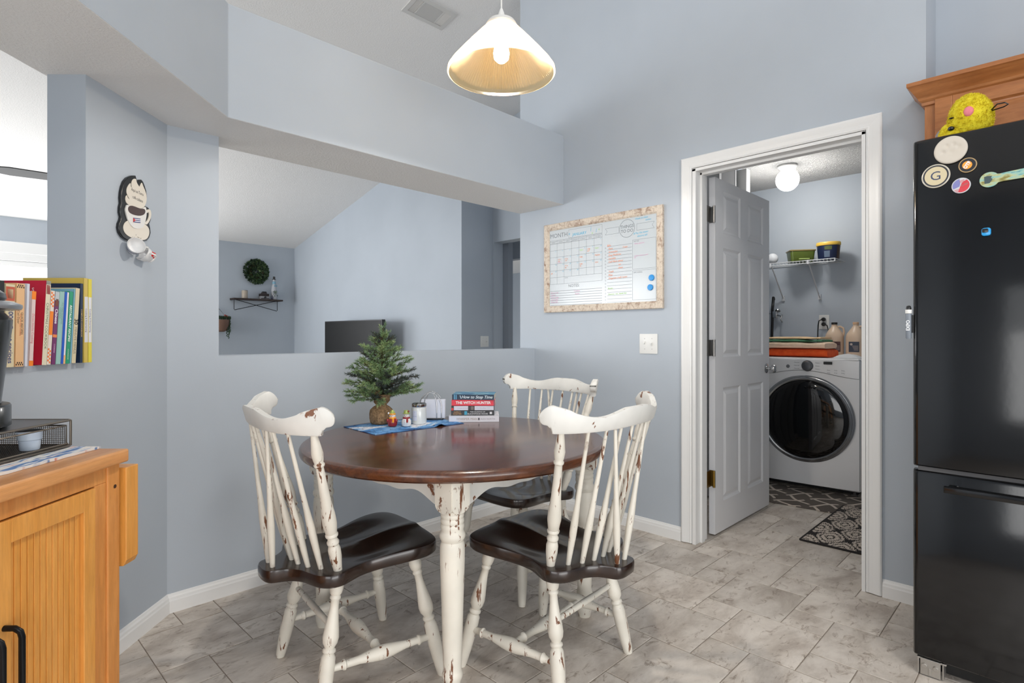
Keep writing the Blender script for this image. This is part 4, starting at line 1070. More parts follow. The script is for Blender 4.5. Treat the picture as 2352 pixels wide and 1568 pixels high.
m = MB(); m.box(.0, .06, -.338, .338, .954, .966); m.box(.06, .69, -.343, .343, .954, .968); m.build('top_lid', enamel, ws, smooth=0, bevel=.004)
m = MB(); m.box(.07, .70, -.32, .32, .012, .04); m.build('plinth', mat('dark_plinth', rgb(12, 12, 12), .7), ws, smooth=0)
m = MB()
for x_, y_ in ((.06, -.30), (.06, .30), (.66, -.30), (.66, .30)): m.lathe([(.022, 0.0), (.022, .012), (.01, .014), (.01, .04)], T(x_, y_, .0), 12)
m.build('levelling_feet', mat('grey_rubber', rgb(80, 78, 76), .7), ws)
MF = frame((0, 0, .525), (0, -1, 0), (0, 0, 1), (-1, 0, 0))
silver = mat('silver_trim_ring', rgb(170, 172, 175), .18, .85)
m = MB(); m.lathe([(.318, -.02), (.318, .010), (.312, .016), (.304, .018), (.300, .030), (.293, .034), (.285, .030), (.280, .02)], MF, 96, caps=False); m.build('door_ring', silver, ws)
m = MB(); m.lathe([(.284, .022), (.280, .027), (.25, .036), (.18, .044), (.09, .048), (.01, .049)], MF, 80); m.build('door_glass', mat('black_glass', rgb(5, 5, 6), .05, coat=.3, coat_rough=.03), ws)
m = MB(); m.lathe([(.040, 0), (.040, .006), (.034, .010), (.033, .028), (.030, .032), (.004, .033)], frame((-.012, -.015, .912), (0, -1, 0), (0, 0, 1), (-1, 0, 0)), 36)
tag(m.build('control_dial', mat('dial_silver', rgb(120, 122, 126), .22, .8), ws), 'silver round control dial')
m = MB(); MC = frame((-.0215, 0, 0), (0, -1, 0), (0, 0, 1), (-1, 0, 0))
for sx in (-1, 1):
    for k in range(3): m.text('- Normal' if sx < 0 else 'Heavy -', .011, MC @ T(.015 + sx * .072, .935 - k * .022, .003), bold=0)
for k in range(6): m.text('Delay', .009, MC @ T(.155 + (k % 3) * .045, .885 - (k // 3) * .018, -.002)); 
m.lathe([(.013, 0), (.011, .001)], MC @ T(-.115, .905, .002), 16)
m.build('panel_markings', inkm((118, 120, 124)), ws, smooth=0)
m = MB(); m.rbox(-.028, .028, -.010, .010, 0, .003, .003, M=MC @ T(.150, .936, -.003)); m.build('display', inkm((24, 26, 28)), ws, smooth=0)

def towel(name, lab, x0, x1, y0, y1, z0, z1, mats, folds, rz, wob, seed):
    """folded towel: rounded slab with soft layer lines"""
    m = MB(); n = 30; rings = []
    rnd = random.Random(seed)
    for i in range(n + 1):
        y = y0 + (y1 - y0) * i / n; e = min(i, n - i) / n; sh = .012 * (1 - min(1, e / .06)) ** 2
        r = []; dz = wob * noise.noise(Vector((y * 9, seed, 0)))
        K = 26
        for j in range(K):
            a = 2 * PI * j / K; ca, sa = math.cos(a), math.sin(a)
            x = (x0 + x1) / 2 + (x1 - x0) / 2 * math.copysign(abs(ca) ** .35, ca) * (1 - sh)
            z = (z0 + z1) / 2 + (z1 - z0) / 2 * math.copysign(abs(sa) ** .55, sa)
            z = z0 + (z - z0) * (1 - sh * 14) + (dz if sa > 0 else dz * .0) * (1 if sa > .2 else 0)
            x += .004 * noise.noise(Vector((y * 12, z * 60, seed)))
            r.append((x, y, max(z, z0)))
        rings.append(r)
    m.loft(rings)
    o = m.build(name, mats, None, smooth=60); o.rotation_euler = (0, 0, rz)
    cxm, cym = (x0 + x1) / 2, (y0 + y1) / 2
    for v_ in o.data.vertices: v_.co.x -= cxm; v_.co.y -= cym; v_.co.z -= z0
    o.location = (cxm, cym, z0)
    tag(o, lab, 'towel', 'towels folded on the washing machine')
    return o
terry = lambda n, c, c2: (lambda m_: (setc(m_, ramp(m_, ntex(m_, coords(m_), 30, 4), [(0.35, c), (0.65, c2)])), bump(m_, ntex(m_, coords(m_), 260, 2), .25, .003), m_)[-1])(mat(n, c, .95))
or_m = terry('orange_terry', rgb(220, 78, 28), rgb(234, 96, 40)); pe_m = terry('peach_terry', rgb(236, 204, 176), rgb(244, 216, 190)); gr_m = terry('green_terry', rgb(76, 134, 100), rgb(92, 150, 116)); yl_m = terry('pale_orange_terry', rgb(238, 198, 152), rgb(246, 212, 172))
towel('towel', 'folded orange towel at the bottom of the pile on the washer', 4.56, 4.87, 1.265, 1.725, .9705, 1.033, or_m, 2, .02, .004, 3)
towel('towel', 'thick folded peach towel on top of the orange one', 4.55, 4.86, 1.275, 1.735, 1.0345, 1.083, pe_m, 2, .0, .006, 7)
towel('towel', 'thin folded green towel between the peach towels', 4.56, 4.85, 1.300, 1.720, 1.0845, 1.101, gr_m, 2, .01, .008, 7)
towel('towel', 'folded pale orange towel on top of the pile', 4.57, 4.85, 1.310, 1.715, 1.1035, 1.121, yl_m, 2, .0, .008, 7)
m = MB(); sg = []
for i in range(13):
    for_ = []
    for j in range(13):
        x, y = -.08 + .16 * i / 12, -.085 + .17 * j / 12; d_ = max(abs(x) / .08, abs(y) / .085)
        for_.append((x, y, max(0.0008, .030 * (1 - d_ ** 2) + .008 * noise.noise(Vector((x * 30, y * 30, 1))) * (1 - d_))))
    sg.append(for_)
m.loft(sg, caps=False, closed=False); o = m.build('cloth', mat('white_cloth', rgb(214, 216, 218), .9), None, smooth=180); o.location = (4.66, 1.150, .9685)
tag(o, 'small crumpled white cloth on the washer beside the towels', 'cloth')
# jugs
jug_m = mat('milky_jug_plastic', rgb(214, 190, 166), .35, spec=.4); nt(jug_m)[2].inputs['Subsurface Weight'].default_value = .0
def jug(lab, x, y, capc, labelc, rz):
    r = thing('jug', lab, 'bottle', (x, y, .9695), rz, 'jugs on the back of the washer')
    m = MB(); rings = []
    for z, a in ((0, .058), (.004, .064), (.02, .066), (.135, .066), (.15, .066), (.175, .060), (.20, .046), (.222, .030), (.236, .021), (.240, .0195), (.250, .0195)):
        k = 24; ring = []
        for j in range(k):
            t = 2 * PI * j / k; sq = .78 + .22 * (1 if z > .19 else 0)
            ring.append((a * math.copysign(abs(math.cos(t)) ** sq, math.cos(t)), a * math.copysign(abs(math.sin(t)) ** sq, math.sin(t)), z))
        rings.append(ring)
    m.loft(rings); m.build('jug_body', jug_m, r, smooth=50)
    m = MB(); m.tube([(0, -.020, .232), (0, -.040, .234), (0, -.060, .222), (0, -.066, .195), (0, -.062, .165), (0, -.055, .150)], .0085, 10); m.build('jug_handle', jug_m, r)
    m = MB(); m.lathe([(.021, .2505), (.0215, .252), (.0215, .266), (.019, .268)], n=24); m.build('cap', mat('jug_cap', capc, .4), r)
    m = MB(); m.box(-.0672, -.0662, -.042, .030, .035, .115); m.build('jug_label', mat('jug_label', labelc, .5), r, smooth=0)
    m = MB(); m.lathe([(.009, 0), (.009, .0005)], frame((-.0674, .012, .095), (0, -1, 0), (0, 0, 1), (-1, 0, 0)), 16)
    for k in range(4): m.box(-.0678, -.0673, -.036, .006 - .004 * k, .080 - k * .010, .083 - k * .010)
    m.build('label_print', inkm((190, 176, 168)), r, smooth=0)
jug('cream jug with a black cap and dark red label on the washer', 5.02, 1.335, rgb(20, 20, 20), rgb(70, 34, 36), .25)
jug('cream jug with a cream cap and dark blue label, beside the doorway casing', 5.02, 1.185, rgb(222, 184, 150), rgb(58, 66, 82), -.05)
m = MB(); m.rbox(-.06, .06, -.05, .05, 0, .135, .006); o = m.build('small_box', mat('dark_maroon_card', rgb(42, 18, 18), .6), None, smooth=40); o.location = (4.95, 1.800, .9695 - .9695 + .9695)
o.location = (5.06, 1.635, .9695); tag(o, 'dark maroon box at the back of the washer behind the towels', 'box')

# wire shelf with braces
wh_wire = mat('white_coated_wire', rgb(200, 202, 205), .4)
sf = thing('wire_shelf', 'white wire shelf on braces above the washing machine', 'shelf', (5.205, 1.80, 1.735))
m = MB(); ya, yb = -.50, .60
for x, z in ((-.003, 0), (-.30, 0), (-.302, -.022), (-.15, -.003)): m.tube([(x, ya, z), (x, yb, z)], .0032, 6)
y = ya + .004
while y < yb: m.tube([(-.001, y, .003), (-.300, y, .003), (-.302, y, -.020)], .0014, 5); y += .0254
m.tube([(-.003, ya, 0), (-.30, ya, 0), (-.302, ya, -.022)], .0032, 6)
m.build('wire_deck', wh_wire, sf)
for yy in (-.015, -.305):
    m = MB(); m.tube([(-.296, yy, -.006), (-.012, yy, -.275)], .0055, 8); m.box(-.012, .004, yy - .010, yy + .010, -.30, -.255); m.lathe([(.004, 0), (.003, .002)], T(-.0125, yy, -.285) @ RY(-PI / 2), 8)
    m.box(-.306, -.296, yy - .006, yy + .006, -.028, .004)
    m.build('brace', wh_wire, sf)
o = MB(); o.sphere((0, 0, .045), .045, 24, 16); o = o.build('white_ball', mat('white_foam', rgb(205, 208, 212), .7), None); o.location = (4.985, 1.800, 1.7400)
tag(o, 'white round ball on the left end of the wire shelf', 'ball')
tub = thing('storage_tub', 'green plastic tub with clear lid on the wire shelf', 'tub', (5.045, 1.595, 1.7400), math.radians(33))
def boxloft(prof, n=5):
    m = MB(); rings = []
    for hx, hy, z in prof:
        r = .018; ring = []
        for cx_, cy_, a0 in ((hx - r, hy - r, 0), (-hx + r, hy - r, PI / 2), (-hx + r, -hy + r, PI), (hx - r, -hy + r, 1.5 * PI)):
            for k in range(n + 1): a = a0 + PI / 2 * k / n; ring.append((cx_ + r * math.cos(a), cy_ + r * math.sin(a), z))
        rings.append(ring)
    m.loft(rings); return m
boxloft([(.056, .082, 0), (.060, .086, .004), (.069, .095, .088)]).build('tub_body', mat('olive_plastic', rgb(88, 104, 36), .3, coat=.3), tub, smooth=40)
boxloft([(.073, .099, .0885), (.075, .101, .092), (.075, .101, .097), (.070, .096, .100)]).build('tub_lid', mat('tub_lid', rgb(150, 132, 82), .35, coat=.2), tub, smooth=40)
m = MB(); m.box(-.0672, -.0655, -.05, .03, .02, .028); m.build('printed_stripe', inkm((168, 190, 110)), tub, smooth=0)
tb2 = thing('detergent_tub', 'navy blue tub with a yellow lid on the right of the wire shelf', 'tub', (5.045, 1.385, 1.7400), math.radians(5))
m = MB(); rings = []
for a, b_, z in ((.052, .070, 0), (.055, .074, .004), (.062, .084, .115)): rings.append([(a * math.cos(2 * PI * j / 40), b_ * math.sin(2 * PI * j / 40), z) for j in range(40)])
m.loft(rings); m.build('tub_body', mat('navy_tub', rgb(22, 34, 70), .35, coat=.2), tb2, smooth=40)
m = MB(); rings = []
for a, b_, z in ((.065, .087, .1155), (.067, .089, .119), (.067, .089, .136), (.064, .086, .143), (.05, .07, .145)): rings.append([(a * math.cos(2 * PI * j / 40), b_ * math.sin(2 * PI * j / 40), z) for j in range(40)])
m.loft(rings); tag(m.build('tub_lid', mat('yellow_lid', rgb(232, 190, 80), .4), tb2, smooth=40), 'yellow lid')
def wrap(name, t0, t1, z0, z1, col):
    m = MB(); g = []
    for z in (z0, z1):
        k = z / .115; a, b_ = .055 + .007 * k + .0012, .074 + .010 * k + .0012
        g.append([(a * math.cos(math.radians(t0 + (t1 - t0) * j / 12)), b_ * math.sin(math.radians(t0 + (t1 - t0) * j / 12)), z) for j in range(13)])
    m.loft(g, caps=False, closed=False); m.build(name, inkm(col), tb2, smooth=0)
wrap('brown_side_print', 235, 275, .005, .112, (70, 50, 40)); wrap('grey_print', 165, 195, .02, .07, (92, 108, 130)); wrap('green_print', 168, 205, .08, .108, (84, 96, 50))
# outlet with two plugged cords
ot = thing('wall_outlet', 'white outlet with two black plugs above the washer', 'outlet', (5.21, 1.462, 1.245))
m = MB(); m.rbox(-.039, .039, -.060, .060, 0, .006, .004, M=frame((0, 0, 0), (0, -1, 0), (0, 0, 1), (-1, 0, 0))); m.build('outlet_plate', white_plastic, ot, smooth=40)
for i, (dz, ex, ey) in enumerate(((.022, .030, -.20), (-.018, -.040, -.20))):
    ox_ = -.022 if i == 0 else 0
    c_ = thing('power_cord', ('black power cord from the upper socket behind the washer' if i == 0 else 'black power cord from the lower socket behind the washer'), 'cord', (5.203, 1.462, 1.245 + dz))
    m = MB(); m.lathe([(.016, 0), (.017, .006), (.016, .022), (.010, .030), (.004, .031)], frame((0, 0, 0), (0, -1, 0), (0, 0, 1), (-1, 0, 0)), 16); m.build('plug', black_plastic, c_)
    m = MB(); m.tube([(-.026, ex * .25, .0), (-.030 + ox_, ex * .8, -.012), (-.030 + ox_, ex * 1.0, -.05), (-.028 + ox_, ex * 1.1, -.10), (-.022 + ox_, ex * 1.2, ey), (-.012, ex * 1.3, ey - .15)], .0045, 8); m.build('cable', black_plastic, c_)
# supply valves and hoses half hidden by the door
vb = thing('water_valves', 'black hose and chrome water valve on the laundry wall at the door edge', 'valve', (5.19, 1.86, 1.26))
m = MB(); m.tube([(-.02, -.005, .19), (-.045, -.01, .205), (-.05, -.01, .17), (-.04, 0, .10), (-.04, .0, .0), (-.03, .01, -.2)], .012, 10); m.build('hose', black_plastic, vb)
m = MB(); m.tube([(-.03, -.08, .045), (-.03, .03, .075)], .011, 10); m.tube([(-.03, -.075, .05), (-.055, -.075, .012), (-.055, -.09, -.015)], .006, 8); m.rbox(-.05, -.01, -.04, .0, .03, .085, .004); m.lathe([(.022, 0), (.022, .008)], T(-.055, -.05, .085) @ RY(.5), 12)
m.build('valve_body', chrome, vb)
# folding door of the closet behind the open door
fd = thing('folding_door', 'pale grey folding closet door in the laundry, above and behind the open door', 'folding door', (3.35, 1.775, 0))
fm = mat('folding_door_vinyl', rgb(196, 197, 199), .5)
for k in range(7):
    m = MB(); x = k * .135; sg_ = 1 if k % 2 == 0 else -1
    m.box(0, .132, -.006, .006, .01, 2.38, M=T(x, .0, 0) @ RZ(.32 * sg_) @ T(0, 0, 0)) if sg_ > 0 else m.box(0, .132, -.006, .006, .01, 2.38, M=T(x - .004, .042, 0) @ RZ(-.32))
    m.build('door_panel', fm, fd, smooth=0)
m = MB(); m.box(.955, 1.02, -.03, .045, .0, 2.40); m.build('end_post', trim_m, fd, smooth=0)

# rugs
def rug(name, lab, cx_, cy_, hx, hy, rz, m_, th=.008):
    m = MB(); m.rbox(-hx, hx, -hy, hy, 0, th, .012)
    o = m.build(name, m_, None, smooth=40); o.location = (cx_, cy_, .0005); o.rotation_euler = (0, 0, rz); tag(o, lab, 'rug'); return o
r1m = mat('brown_lattice_rug', rgb(88, 80, 74), .95); N, L, b = nt(r1m)
def math_n(m_, op, a, b_=None, c_=None):
    N, L, _ = nt(m_); n = N.new('ShaderNodeMath'); n.operation = op
    for i, q in enumerate((a, b_, c_)):
        if q is None: continue
        if hasattr(q, 'links'): L.new(q, n.inputs[i])
        else: n.inputs[i].default_value = q
    return n.outputs[0]
def sep(m_, vec):
    N, L, _ = nt(m_); n = N.new('ShaderNodeSeparateXYZ'); L.new(vec, n.inputs[0]); return n.outputs
# trellis of crossing short bars
s_ = sep(r1m, coords(r1m, (7.5, 7.5, 1), rot=(0, 0, math.radians(45))))
wx = math_n(r1m, 'ADD', s_[0], math_n(r1m, 'MULTIPLY', math_n(r1m, 'SINE', math_n(r1m, 'MULTIPLY', s_[1], PI)), .10))
wy = math_n(r1m, 'ADD', s_[1], math_n(r1m, 'MULTIPLY', math_n(r1m, 'SINE', math_n(r1m, 'MULTIPLY', s_[0], PI)), .10))
def bars(m_, a, b_, off):
    la = math_n(m_, 'ABSOLUTE', math_n(m_, 'SUBTRACT', math_n(m_, 'FRACT', a), .5)); on = math_n(m_, 'LESS_THAN', la, .075)
    row = math_n(m_, 'MULTIPLY', math_n(m_, 'FLOOR', a), .5)
    seg_ = math_n(m_, 'FRACT', math_n(m_, 'ADD', math_n(m_, 'MULTIPLY', b_, .5), math_n(m_, 'ADD', row, off)))
    return math_n(m_, 'MULTIPLY', on, math_n(m_, 'LESS_THAN', seg_, .80))
f = math_n(r1m, 'MAXIMUM', bars(r1m, wx, wy, .1), bars(r1m, wy, wx, .35))
setc(r1m, mix(r1m, f, rgb(90, 82, 76), rgb(196, 184, 172)))
rug('floor_mat', 'brown mat with pale crossing lattice lines in front of the washer', 4.215, 1.52, .26, .55, math.radians(5), r1m, .006)
r2m = mat('black_damask_rug', rgb(40, 36, 36), .95)
vv = coords(r2m, (1, 1, 1)); s2 = sep(r2m, vv)
px_ = math_n(r2m, 'MULTIPLY', s2[0], 3.4); py_ = math_n(r2m, 'MULTIPLY', s2[1], 5.6)
def ogee(ox, oy):
    fx = math_n(r2m, 'SUBTRACT', math_n(r2m, 'FRACT', math_n(r2m, 'ADD', px_, ox)), .5); fy = math_n(r2m, 'SUBTRACT', math_n(r2m, 'FRACT', math_n(r2m, 'ADD', py_, oy)), .5)
    return math_n(r2m, 'ADD', math_n(r2m, 'MULTIPLY', math_n(r2m, 'ADD', math_n(r2m, 'ABSOLUTE', fx), math_n(r2m, 'ABSOLUTE', fy)), .45), math_n(r2m, 'MULTIPLY', math_n(r2m, 'SQRT', math_n(r2m, 'ADD', math_n(r2m, 'MULTIPLY', fx, fx), math_n(r2m, 'MULTIPLY', fy, fy))), .68)), fx, fy
d0, fx0_, fy0_ = ogee(0, 0); d1_, fx1_, fy1_ = ogee(.5, .5)
dd = math_n(r2m, 'MINIMUM', d0, d1_)
nz = math_n(r2m, 'MULTIPLY', math_n(r2m, 'SUBTRACT', ntex(r2m, coords(r2m, (9, 50, 1)), 4, 3), .5), .34)
dn = math_n(r2m, 'ADD', dd, nz)
band = math_n(r2m, 'SINE', math_n(r2m, 'MULTIPLY', dn, 34.0))
inner = math_n(r2m, 'MULTIPLY', math_n(r2m, 'LESS_THAN', dn, .44), math_n(r2m, 'GREATER_THAN', band, -.55))
ex = math_n(r2m, 'LESS_THAN', math_n(r2m, 'ABSOLUTE', s2[0]), .432); ey = math_n(r2m, 'LESS_THAN', math_n(r2m, 'ABSOLUTE', s2[1]), .285)
setc(r2m, mix(r2m, math_n(r2m, 'MULTIPLY', inner, math_n(r2m, 'MULTIPLY', ex, ey)), rgb(34, 30, 30), rgb(188, 176, 164)))
o = rug('floor_rug', 'black and cream damask rug inside the laundry doorway, overlapping the brown mat', 3.785, .772, .445, .297, math.radians(.3), r2m, .008); o.location.z = .0007
del m, o

# ================================================================== WALL B: PLANNER BOARD, SWITCH
bd = thing('planner_board', 'whiteboard calendar planner in a rustic whitewashed frame on the wall left of the doorway', 'whiteboard', (2.88, 2.0735, 1.578))
MBd = frame((0, 0, 0), (0, -1, 0), (0, 0, 1), (-1, 0, 0))     # x to the viewer's right, y up, z out of the wall
rustic = mat('whitewashed_barnwood', rgb(208, 194, 178), .7)
v = coords(rustic, (1, .25, 1)); v2 = coords(rustic, (1, 1, 1))
rn = ntex(rustic, coords(rustic, (1, 1, 1)), 22, 6, .7, .6); rf_ = ntex(rustic, coords(rustic), 90, 4, .7)
setc(rustic, mix(rustic, ramp(rustic, rn, [(0.50, K0), (0.66, W1)]), ramp(rustic, rf_, [(0.3, rgb(190, 176, 160)), (0.6, rgb(214, 201, 185))]), rgb(146, 118, 100)))
bx, by, fw = .4435, .2925, .043
m = MB(MBd)
for a, b_ in (((-bx, -by), (bx, -by)), ((bx, -by), (bx, by)), ((bx, by), (-bx, by)), ((-bx, by), (-bx, -by))):
    d_ = (Vector(b_) - Vector(a)).normalized(); nn = Vector((-d_.y, d_.x))
    R_ = []
    for p, s_ in ((a, 1), (b_, -1)):
        p = Vector(p); R_.append([(*(p + nn * k + d_ * k * s_), z) for k, z in ((0, .001), (0, .019), (.004, .021), (.034, .019), (.043, .012), (.043, .001))])
    m.loft(R_)
m.build('board_frame', rustic, bd, smooth=0)
wb = mat('whiteboard_surface', rgb(188, 195, 199), .22, coat=.2)
m = MB(MBd); m.box(-bx + .038, bx - .038, -by + .038, by - .038, .004, .010); panel = m.build('board_panel', wb, bd, smooth=0)
pr = MB(MBd); Z = .0104
def Ys(y): return 2.0735 - y     # wall y to board x
def Zs(z): return z - 1.578
def ln(x0, y0, x1, y1, w=.0014, M=pr):
    d_ = Vector((x1 - x0, y1 - y0)); 
    if d_.length == 0: return
    nn = Vector((-d_.y, d_.x)).normalized() * w / 2
    M.poly([(x0 + nn.x, y0 + nn.y, Z), (x0 - nn.x, y0 - nn.y, Z), (x1 - nn.x, y1 - nn.y, Z), (x1 + nn.x, y1 + nn.y, Z)])
def rect(x0, y0, x1, y1, w=.0014): ln(x0, y0, x1, y0, w); ln(x1, y0, x1, y1, w); ln(x1, y1, x0, y1, w); ln(x0, y1, x0, y0, w)
cx0, cx1 = Ys(2.470), Ys(2.049)
# month header
pr.text('MONTH', .040, T(cx0 + .075, .212, Z), sx=1.0)
rect(Ys(2.312), .186, cx1, .238)
for y in (.182, .176, .160): ln(cx0, y, cx1, y)
gx = [cx0 + (cx1 - cx0) * k / 7 for k in range(8)]; gy = [.160 - .0445 * k for k in range(7)]
for k, x in enumerate(gx): ln(x, .182, x, gy[6] if k in (0, 1, 2, 7) else gy[5])
for y in gy: ln(cx0, y, cx1, y)
for k, s_ in enumerate(('SUNDAY', 'MONDAY', 'TUESDAY', 'WEDNESDAY', 'THURSDAY', 'FRIDAY', 'SATURDAY')): pr.text(s_, .0085, T((gx[k] + gx[k + 1]) / 2, .168, Z), sx=1)
pr.text('NOTES', .008, T(gx[2] + .018, gy[5] - .008, Z))
pr.text('NOTES:', .027, T((cx0 + cx1) / 2 - .01, -.125, Z))
for k in range(7): ln(cx0, -.153 - k * .0155, cx1, -.153 - k * .0155, .0022)
tx0, tx1 = Ys(2.012), Ys(1.836)
for k in range(18):
    y = .096 - k * .0200
    ln(tx0, y, tx1, y, .0016)
# things to do, badge and ribbons
cxb, cyb, rb = Ys(1.870), .189, .052
n = 48
for k in range(n):
    a0, a1 = 2 * PI * k / n, 2 * PI * (k + 1) / n
    r_ = rb + (.0015 if k % 2 else -.0005)
    ln(cxb + r_ * math.cos(a0), cyb + r_ * math.sin(a0), cxb + (rb + (.0015 if (k + 1) % 2 else -.0005)) * math.cos(a1), cyb + (rb + (.0015 if (k + 1) % 2 else -.0005)) * math.sin(a1), .0024)
pr.text('THINGS', .0265, T(cxb, cyb + .011, Z), bold=.01); pr.text('TO DO', .0265, T(cxb, cyb - .015, Z), bold=.01)
for x0, x1, tail in ((Ys(2.025), Ys(1.927), 1), (Ys(1.803), Ys(1.687), -1)):
    y0, y1 = cyb - .020, cyb + .018; ym = (y0 + y1) / 2
    if tail > 0: q = [(x0, y0), (x1, y0), (x1, y1), (x0, y1), (x0 + .014, ym), (x0, y0)]
    else: q = [(x1, y0), (x0, y0), (x0, y1), (x1, y1), (x1 - .014, ym), (x1, y0)]
    for (a, b_), (c_, d_) in zip(q, q[1:]): ln(a, b_, c_, d_)
nx0, nx1 = Ys(1.832), Ys(1.676)
rect(nx0, -.057, nx1, .115); rect(nx0, -.238, nx1, -.066)
pr.text('NOTES', .0115, T(nx0 + .026, .106, Z)); pr.text('UPCOMING', .0115, T(nx0 + .037, -.077, Z))
for k in range(18):
    c_ = (tx0 - .012, .088 - k * .0198)
    for j in range(10):
        a0, a1 = 2 * PI * j / 10, 2 * PI * (j + 1) / 10; ln(c_[0] + .0042 * math.cos(a0), c_[1] + .0042 * math.sin(a0), c_[0] + .0042 * math.cos(a1), c_[1] + .0042 * math.sin(a1), .0011)
pr.build('printed_planner', inkm((118, 124, 130)), panel, smooth=0)
def script_(name, items, col):
    m = MB(MBd)
    for s, size, x, y, rot in items: m.text(s, size, T(x, y, Z + .0004) @ RZ(rot), align='LEFT', bold=0, shear=.15)
    tag(m.build(name, inkm(col), panel, smooth=0), None)
cal = lambda c, r_: (gx[c] + .006, gy[r_] - .018)
og = [(s, .013, *cal(c, r_), .03) for s, c, r_ in (('4-8p', 5, 1), ('10-2', 1, 2), ('9-1p', 2, 2), ('4-8p', 4, 2), ('Market', 6, 2), ('9-1p', 2, 3), ('4-8p', 4, 3), ('10-6', 6, 3), ('off', 0, 4))]
og += [(s, .013, *(Vector(cal(c, r_)) - Vector((0, .012))), .03) for s, c, r_ in (('6-8', 5, 1), ('4-6', 1, 2), ('2-6', 2, 2), ('6p', 2, 3), ('7p', 4, 3))]
og += [(s, .016, x, .101 - k * .0200, .02) for s, x, k in (('Bills:', tx0, 0), ('Rent', tx0 + .01, 1), ('11am', tx0 + .11, 1), ('Groceries', tx0 + .01, 2), ('Dog Medicine', tx0 + .01, 3), ('Laundry', tx0 + .01, 4), ('Call Mom about', tx0 + .01, 5), ('car', tx0 + .08, 6), ('clean', tx0 + .08, 7), ('Trash', tx0 + .01, 8), ('Mop', tx0 + .01, 9), ('Organize craft room', tx0 + .01, 10))]
script_('orange_handwriting', og, (238, 140, 84))
script_('blue_handwriting', [('JANUARY', .026, gx[3] + .008, .203, .0), ('*', .03, gx[2] + .035, .205, 0), ('|', .028, gx[5] + .03, .222, 0), ('|', .026, gx[6] + .012, .208, 0), ('Week to clean', .0145, Ys(1.815), .236, .03), ('kitchen', .0125, Ys(1.745), .222, .03),
                             ('$ Pay the water', .0155, Ys(1.825), .152, .03), ('electric bill', .0150, Ys(1.80), .134, .03)] + [(str(k), .010, gx[(k + 3) % 7] + .045, gy[(k + 3) // 7] - .007, 0) for k in range(1, 29)], (72, 178, 214))
script_('green_handwriting', [('Gym', .014, *cal(4, 1), 0), ('Gym', .014, *cal(6, 1), 0), ('*', .026, gx[6] + .03, .205, 0), ('o', .02, gx[5] + .04, .195, 0), ('Books', .0145, tx0 + .006, -.160, .02), ('Dentist, vet, bank list', .0155, tx0 + .006, -.196, .02)], (170, 214, 110))
script_('pink_handwriting', [('Dinner', .012, gx[1] + .006, gy[2] - .036, .02), ('New planner', .0130, nx0 + .012, .092, .02), ('Order stickers, pens', .0110, nx0 + .012, .020, .02), ('o', .018, nx0 + .012, .012, 0)] +
        [(s, .0145, cx0 + .006, -.148 - k * .0155, .01) for k, s in enumerate(('', 'Pick up cat', 'Library', 'Movie night', 'Oil change', 'Wrap gifts'))] + [('Cookies', .0145, cx0 + .20, -.160, .01), ('Recipe', .0130, cx0 + .21, -.178, .01)], (214, 160, 192))
for k, (yy, zz, lab) in enumerate(((1.704, 1.463, 'upper bright blue round magnet on the planner board'), (1.712, 1.408, 'lower bright blue round magnet on the planner board'))):
    r = thing('board_magnet', lab, 'magnet', group='blue magnets on the planner board')
    r.matrix_world = T(2.88 - .0106, yy, zz) @ MBd
    m = MB(); m.lathe([(.0165, 0), (.0175, .001), (.0175, .006), (.0160, .0075), (.003, .008)], n=32); m.build('magnet_disc', mat('bright_blue_magnet', rgb(20, 140, 212), .35), r)

def switch_plate(name, lab, M):
    r = thing(name, lab, 'light switch'); r.matrix_world = M
    m = MB(); m.rbox(-.0585, .0585, -.0575, .0575, 0, .0055, .003); m.build('switch_plate', white_plastic, r, smooth=40)
    for x in (-.0235, .0235):
        m = MB(); m.box(-.0045, .0045, -.012, .012, .0052, .0062, M=T(x, 0, 0)); m.box(-.0035, .0035, -.004, .010, .005, .016, M=T(x, 0, 0) @ RX(-.35 if x < 0 else .45)); t = m.build('toggle', white_plastic, r, smooth=0)
        m = MB(); m.lathe([(.003, .0055), (.0028, .0064)], T(x, .030, 0), 8); m.lathe([(.003, .0055), (.0028, .0064)], T(x, -.030, 0), 8); m.build('screws', mat('screw_paint', rgb(190, 190, 188), .4), r)
switch_plate('light_switch', 'double white light switch on the wall left of the laundry doorway', T(2.88, 1.7295, 1.084) @ MBd)
switch_plate('light_switch', 'double white light switch on the dark hallway wall beyond the pass-through', T(4.077, 4.43, 1.07) @ frame((0, 0, 0), (1, 0, 0), (0, 0, 1), (0, -1, 0)))

# ================================================================== ON THE DINING TABLE
TZ = .7302
lm = mat('snow_scene_print', rgb(96, 150, 205), .8)
sv = coords(lm, (1, 1, 1))
c_ = ramp(lm, ntex(lm, coords(lm, (1, 2.2, 1)), 5.2, 4, .55, .4), [(0.36, rgb(38, 78, 130)), (0.46, rgb(84, 146, 208)), (0.55, rgb(140, 182, 220)), (0.58, rgb(222, 222, 230))])
c_ = mix(lm, ramp(lm, ntex(lm, sv, 60, 3, .7), [(0.36, W1), (0.42, K0)]), c_, rgb(34, 60, 96)); setc(lm, c_)
m = MB(); rows_ = []; n = 36
for i in range(n + 1):
    x = -.225 + .45 * i / n; hmp = .010 * math.exp(-((x - .095) / .018) ** 2)
    rows_.append([(x, -.14, .0005 + hmp), (x, -.14, .0025 + hmp), (x, .0, .0025 + hmp * .35), (x, .14, .0025), (x, .14, .0005), (x, 0, .0005 + hmp * .35)])
m.loft(rows_); o = m.build('table_runner', lm, None, smooth=30); o.location = (1.467, 2.119, TZ); o.rotation_euler = (0, 0, math.radians(-3))
tag(o, 'blue snow-scene cloth mat under the little tree on the dining table', 'table mat')
MZ = TZ + .0030

